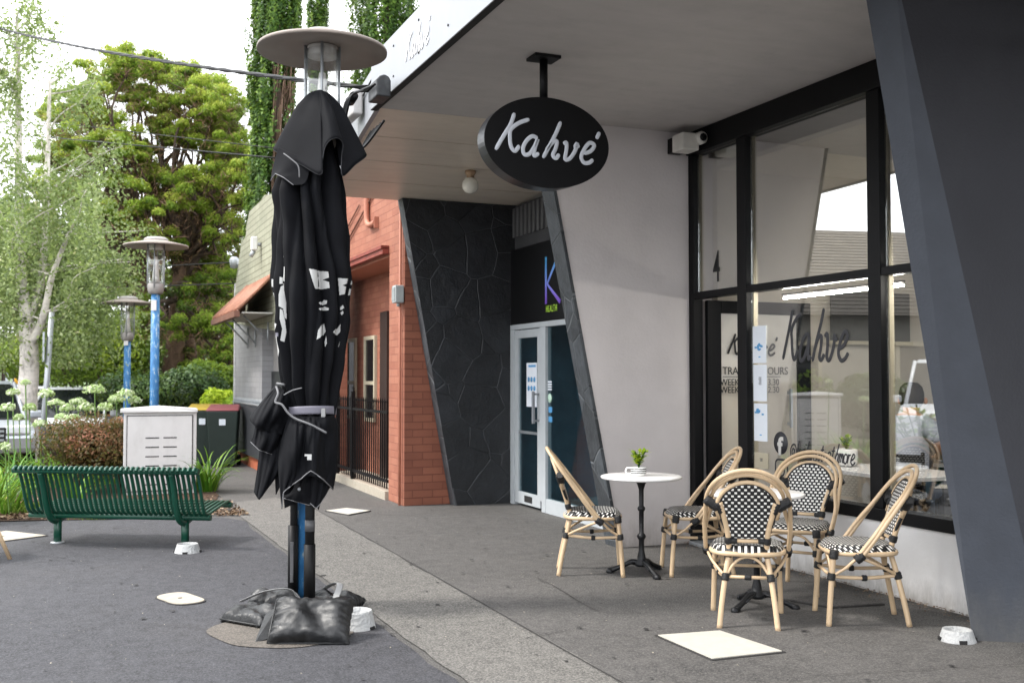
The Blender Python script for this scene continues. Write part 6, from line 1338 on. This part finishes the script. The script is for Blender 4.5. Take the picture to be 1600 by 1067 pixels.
def car(lab, loc_, rz, col, suv=False):
    t = thing('parked_car', lab, 'car', loc_, rz, group='cars parked along the road'); L, Wd = 4.5, 1.8; h = 1.75 if suv else 1.45; b = .98 if suv else .85
    side = [(-2.2, .35), (2.2, .35), (2.25, .6), (2.18, b - .12), (1.2, b), (-2.15, b + .02), (-2.25, .7)]
    mb = MB(); mb.prism(side, Wd, Matrix(((1, 0, 0, 0), (0, 0, 1, -Wd / 2), (0, 1, 0, 0), (0, 0, 0, 1)))); body = mb.build('body', col, t, bevel=.09)
    x0, x1, x2, x3 = (-2.1, -1.9, .35, 1.15) if suv else (-1.7, -1.1, .3, 1.15)
    mb = MB(); mb.hexa([(x0, -.82, b), (x3, -.82, b), (x3, .82, b), (x0, .82, b), (x1, -.66, h), (x2, -.66, h), (x2, .66, h), (x1, .66, h)]); mb.build('glasshouse', pm('car_glass', '15181c', .1), t, bevel=.05)
    mb = MB(); mb.hexa([(x1 - .03, -.68, h - .03), (x2 + .04, -.68, h - .03), (x2 + .04, .68, h - .03), (x1 - .03, .68, h - .03), (x1 + .05, -.6, h + .04), (x2 - .05, -.6, h + .04), (x2 - .05, .6, h + .04), (x1 + .05, .6, h + .04)]); mb.build('roof', col, t, bevel=.02)
    for s in (-1, 1):
        mb = MB(); mb.tube([(x3 - .0, s * .8, b), (x2, s * .67, h)], .035, 6); mb.tube([(x0, s * .8, b), (x1, s * .67, h)], .05, 6); mb.tube([(-.3, s * .81, b), (-.35, s * .67, h)], .035, 6); mb.build('pillar', col, t)
        for x in (-1.4, 1.4):
            mb = MB(); mb.lathe([(.0, -.1), (.3, -.1), (.34, -.07), (.34, .07), (.3, .1), (0, .1)], n=24, M=Matrix.Translation((x, s * .82, .34)) @ Matrix.Rotation(math.pi / 2, 4, 'X')); w = mb.build('wheel', M_['black_satin'], t)
            mb = MB(); mb.lathe([(0, .105), (.2, .105), (.21, .08)], n=20, M=Matrix.Translation((x, s * .82, .34)) @ Matrix.Rotation(-s * math.pi / 2, 4, 'X')); mb.build('rim', M_['aluminium'], w)
        mb = MB(); mb.box((2.15, s * .62 - .18, .66), (2.262, s * .62 + .18, .8)); mb.build('headlight', pm('headlight', 'd8dce0', .15), t, bevel=.03)
        mb = MB(); mb.box((-2.255, s * .68 - .12, .7), (-2.15, s * .68 + .12, .86)); mb.build('tail_light', pm('tail_red', '8a1414', .2), t, bevel=.02)
        mb = MB(); mb.box((.85, s * .98 - .1, b + .02), (1.0, s * .98 + .1, b + .15)); mb.build('mirror', col, t, bevel=.03)
    mb = MB()
    for z in (.56, .63, .70): mb.box((2.22, -.42, z), (2.275, .42, z + .035))
    mb.build('grille', M_['aluminium'], t); mb = MB(); mb.box((2.2, -.45, .52), (2.262, .45, .77)); mb.build('grille_recess', M_['dark_gap'], t)
wc = pm('paint_white', 'dfe2e6', .3, var=.02); sc = pm('paint_silver', 'b4b9c0', .3, .4, var=.02)
car('white car parked beyond the agapanthus, partly behind the leaning post', (.2, 25.5, -.25), R(255), wc); car('silver car at the left edge of the photo beyond the strap leaves', (-1.6, 20.5, -.1), R(276), sc)
car('white car farther down the road behind the birch trunk', (-.4, 33, -.3), R(264), wc); car('white four wheel drive parked across the footpath, mirrored in the cafe window', (-5.1, 15.1, 0), R(-44), wc, True)
car('silver car farthest down the road', (-1.5, 42, -.3), R(88), sc)
# house across the road (mirrored in the windows)
hs = thing('tiled_house', 'brick house with a grey tiled hip roof across the road, mirrored in the cafe window', 'house', (-9.6, 23.9, 0), R(12))
mb = MB(); mb.box((-6, -4.5, 0), (6, 4.5, 3.0)); mb.build('wall', pm('house_render', '8f8b84', .8, var=.08), hs)
rm = pm('roof_tile', '565049', .8, var=.2)
mb = MB(); mb.add([(-6.6, -5.1, 2.9), (6.6, -5.1, 2.9), (6.6, 5.1, 2.9), (-6.6, 5.1, 2.9), (-2.2, 0, 5.6), (2.2, 0, 5.6)], [(0, 1, 5, 4), (1, 2, 5), (2, 3, 4, 5), (3, 0, 4), (0, 3, 2, 1)]); rf_ = mb.build('roof', rm, hs)
for k in range(26):
    f = k / 26; mb = MB(); z = 2.95 + 2.7 * f; a = 6.6 - 4.4 * f; b = 5.1 - 5.1 * f; mb.tube([(-a, -b, z), (a, -b, z), (a, b, z)], .018, 4); mb.build('tile_course', rm, rf_)
for x in (-3.5, 0, 3.5):
    mb = MB(); mb.box((x - .8, -4.56, 1.0), (x + .8, -4.5, 2.3)); w = mb.build('window', M_['cream_paint'], hs); mb = MB(); mb.box((x - .7, -4.58, 1.1), (x + .7, -4.562, 2.2)); mb.build('pane', MATS['car_glass'], w)
mb = MB(); mb.box((4.5, -1, 3), (5.2, -.3, 5.2)); mb.build('chimney', M_['brick_far'], rf_)
for k, (x, y, s, lab) in enumerate(((-14, 16, 2.4, 'large street tree across the road, left of the tiled house'), (-10, 8, 2.2, 'street tree across the road opposite the cafe'), (-6.3, 18.6, 1.0, 'rounded dark shrub on the verge across the road'), (-5.6, 20.4, 1.2, 'taller shrub behind the rounded one across the road'), (-7.6, 16.9, .9, 'smallest shrub on the verge across the road'))):
    shrub('street_tree', lab, (x, y, 2.6 if s > 1.5 else .8), (s, s, s * .9), 6000, 'leaf_shrub' if k % 2 else 'leaf_dark', .09, 60 + k, 12, cat='tree')
sprout('purple and green flowering plant in the bed, mirrored in the cafe window', (-1.2, 11.9, .0), 14, 1.1, .16, 77, 'garden_plant', 14, 'strap_leaf')
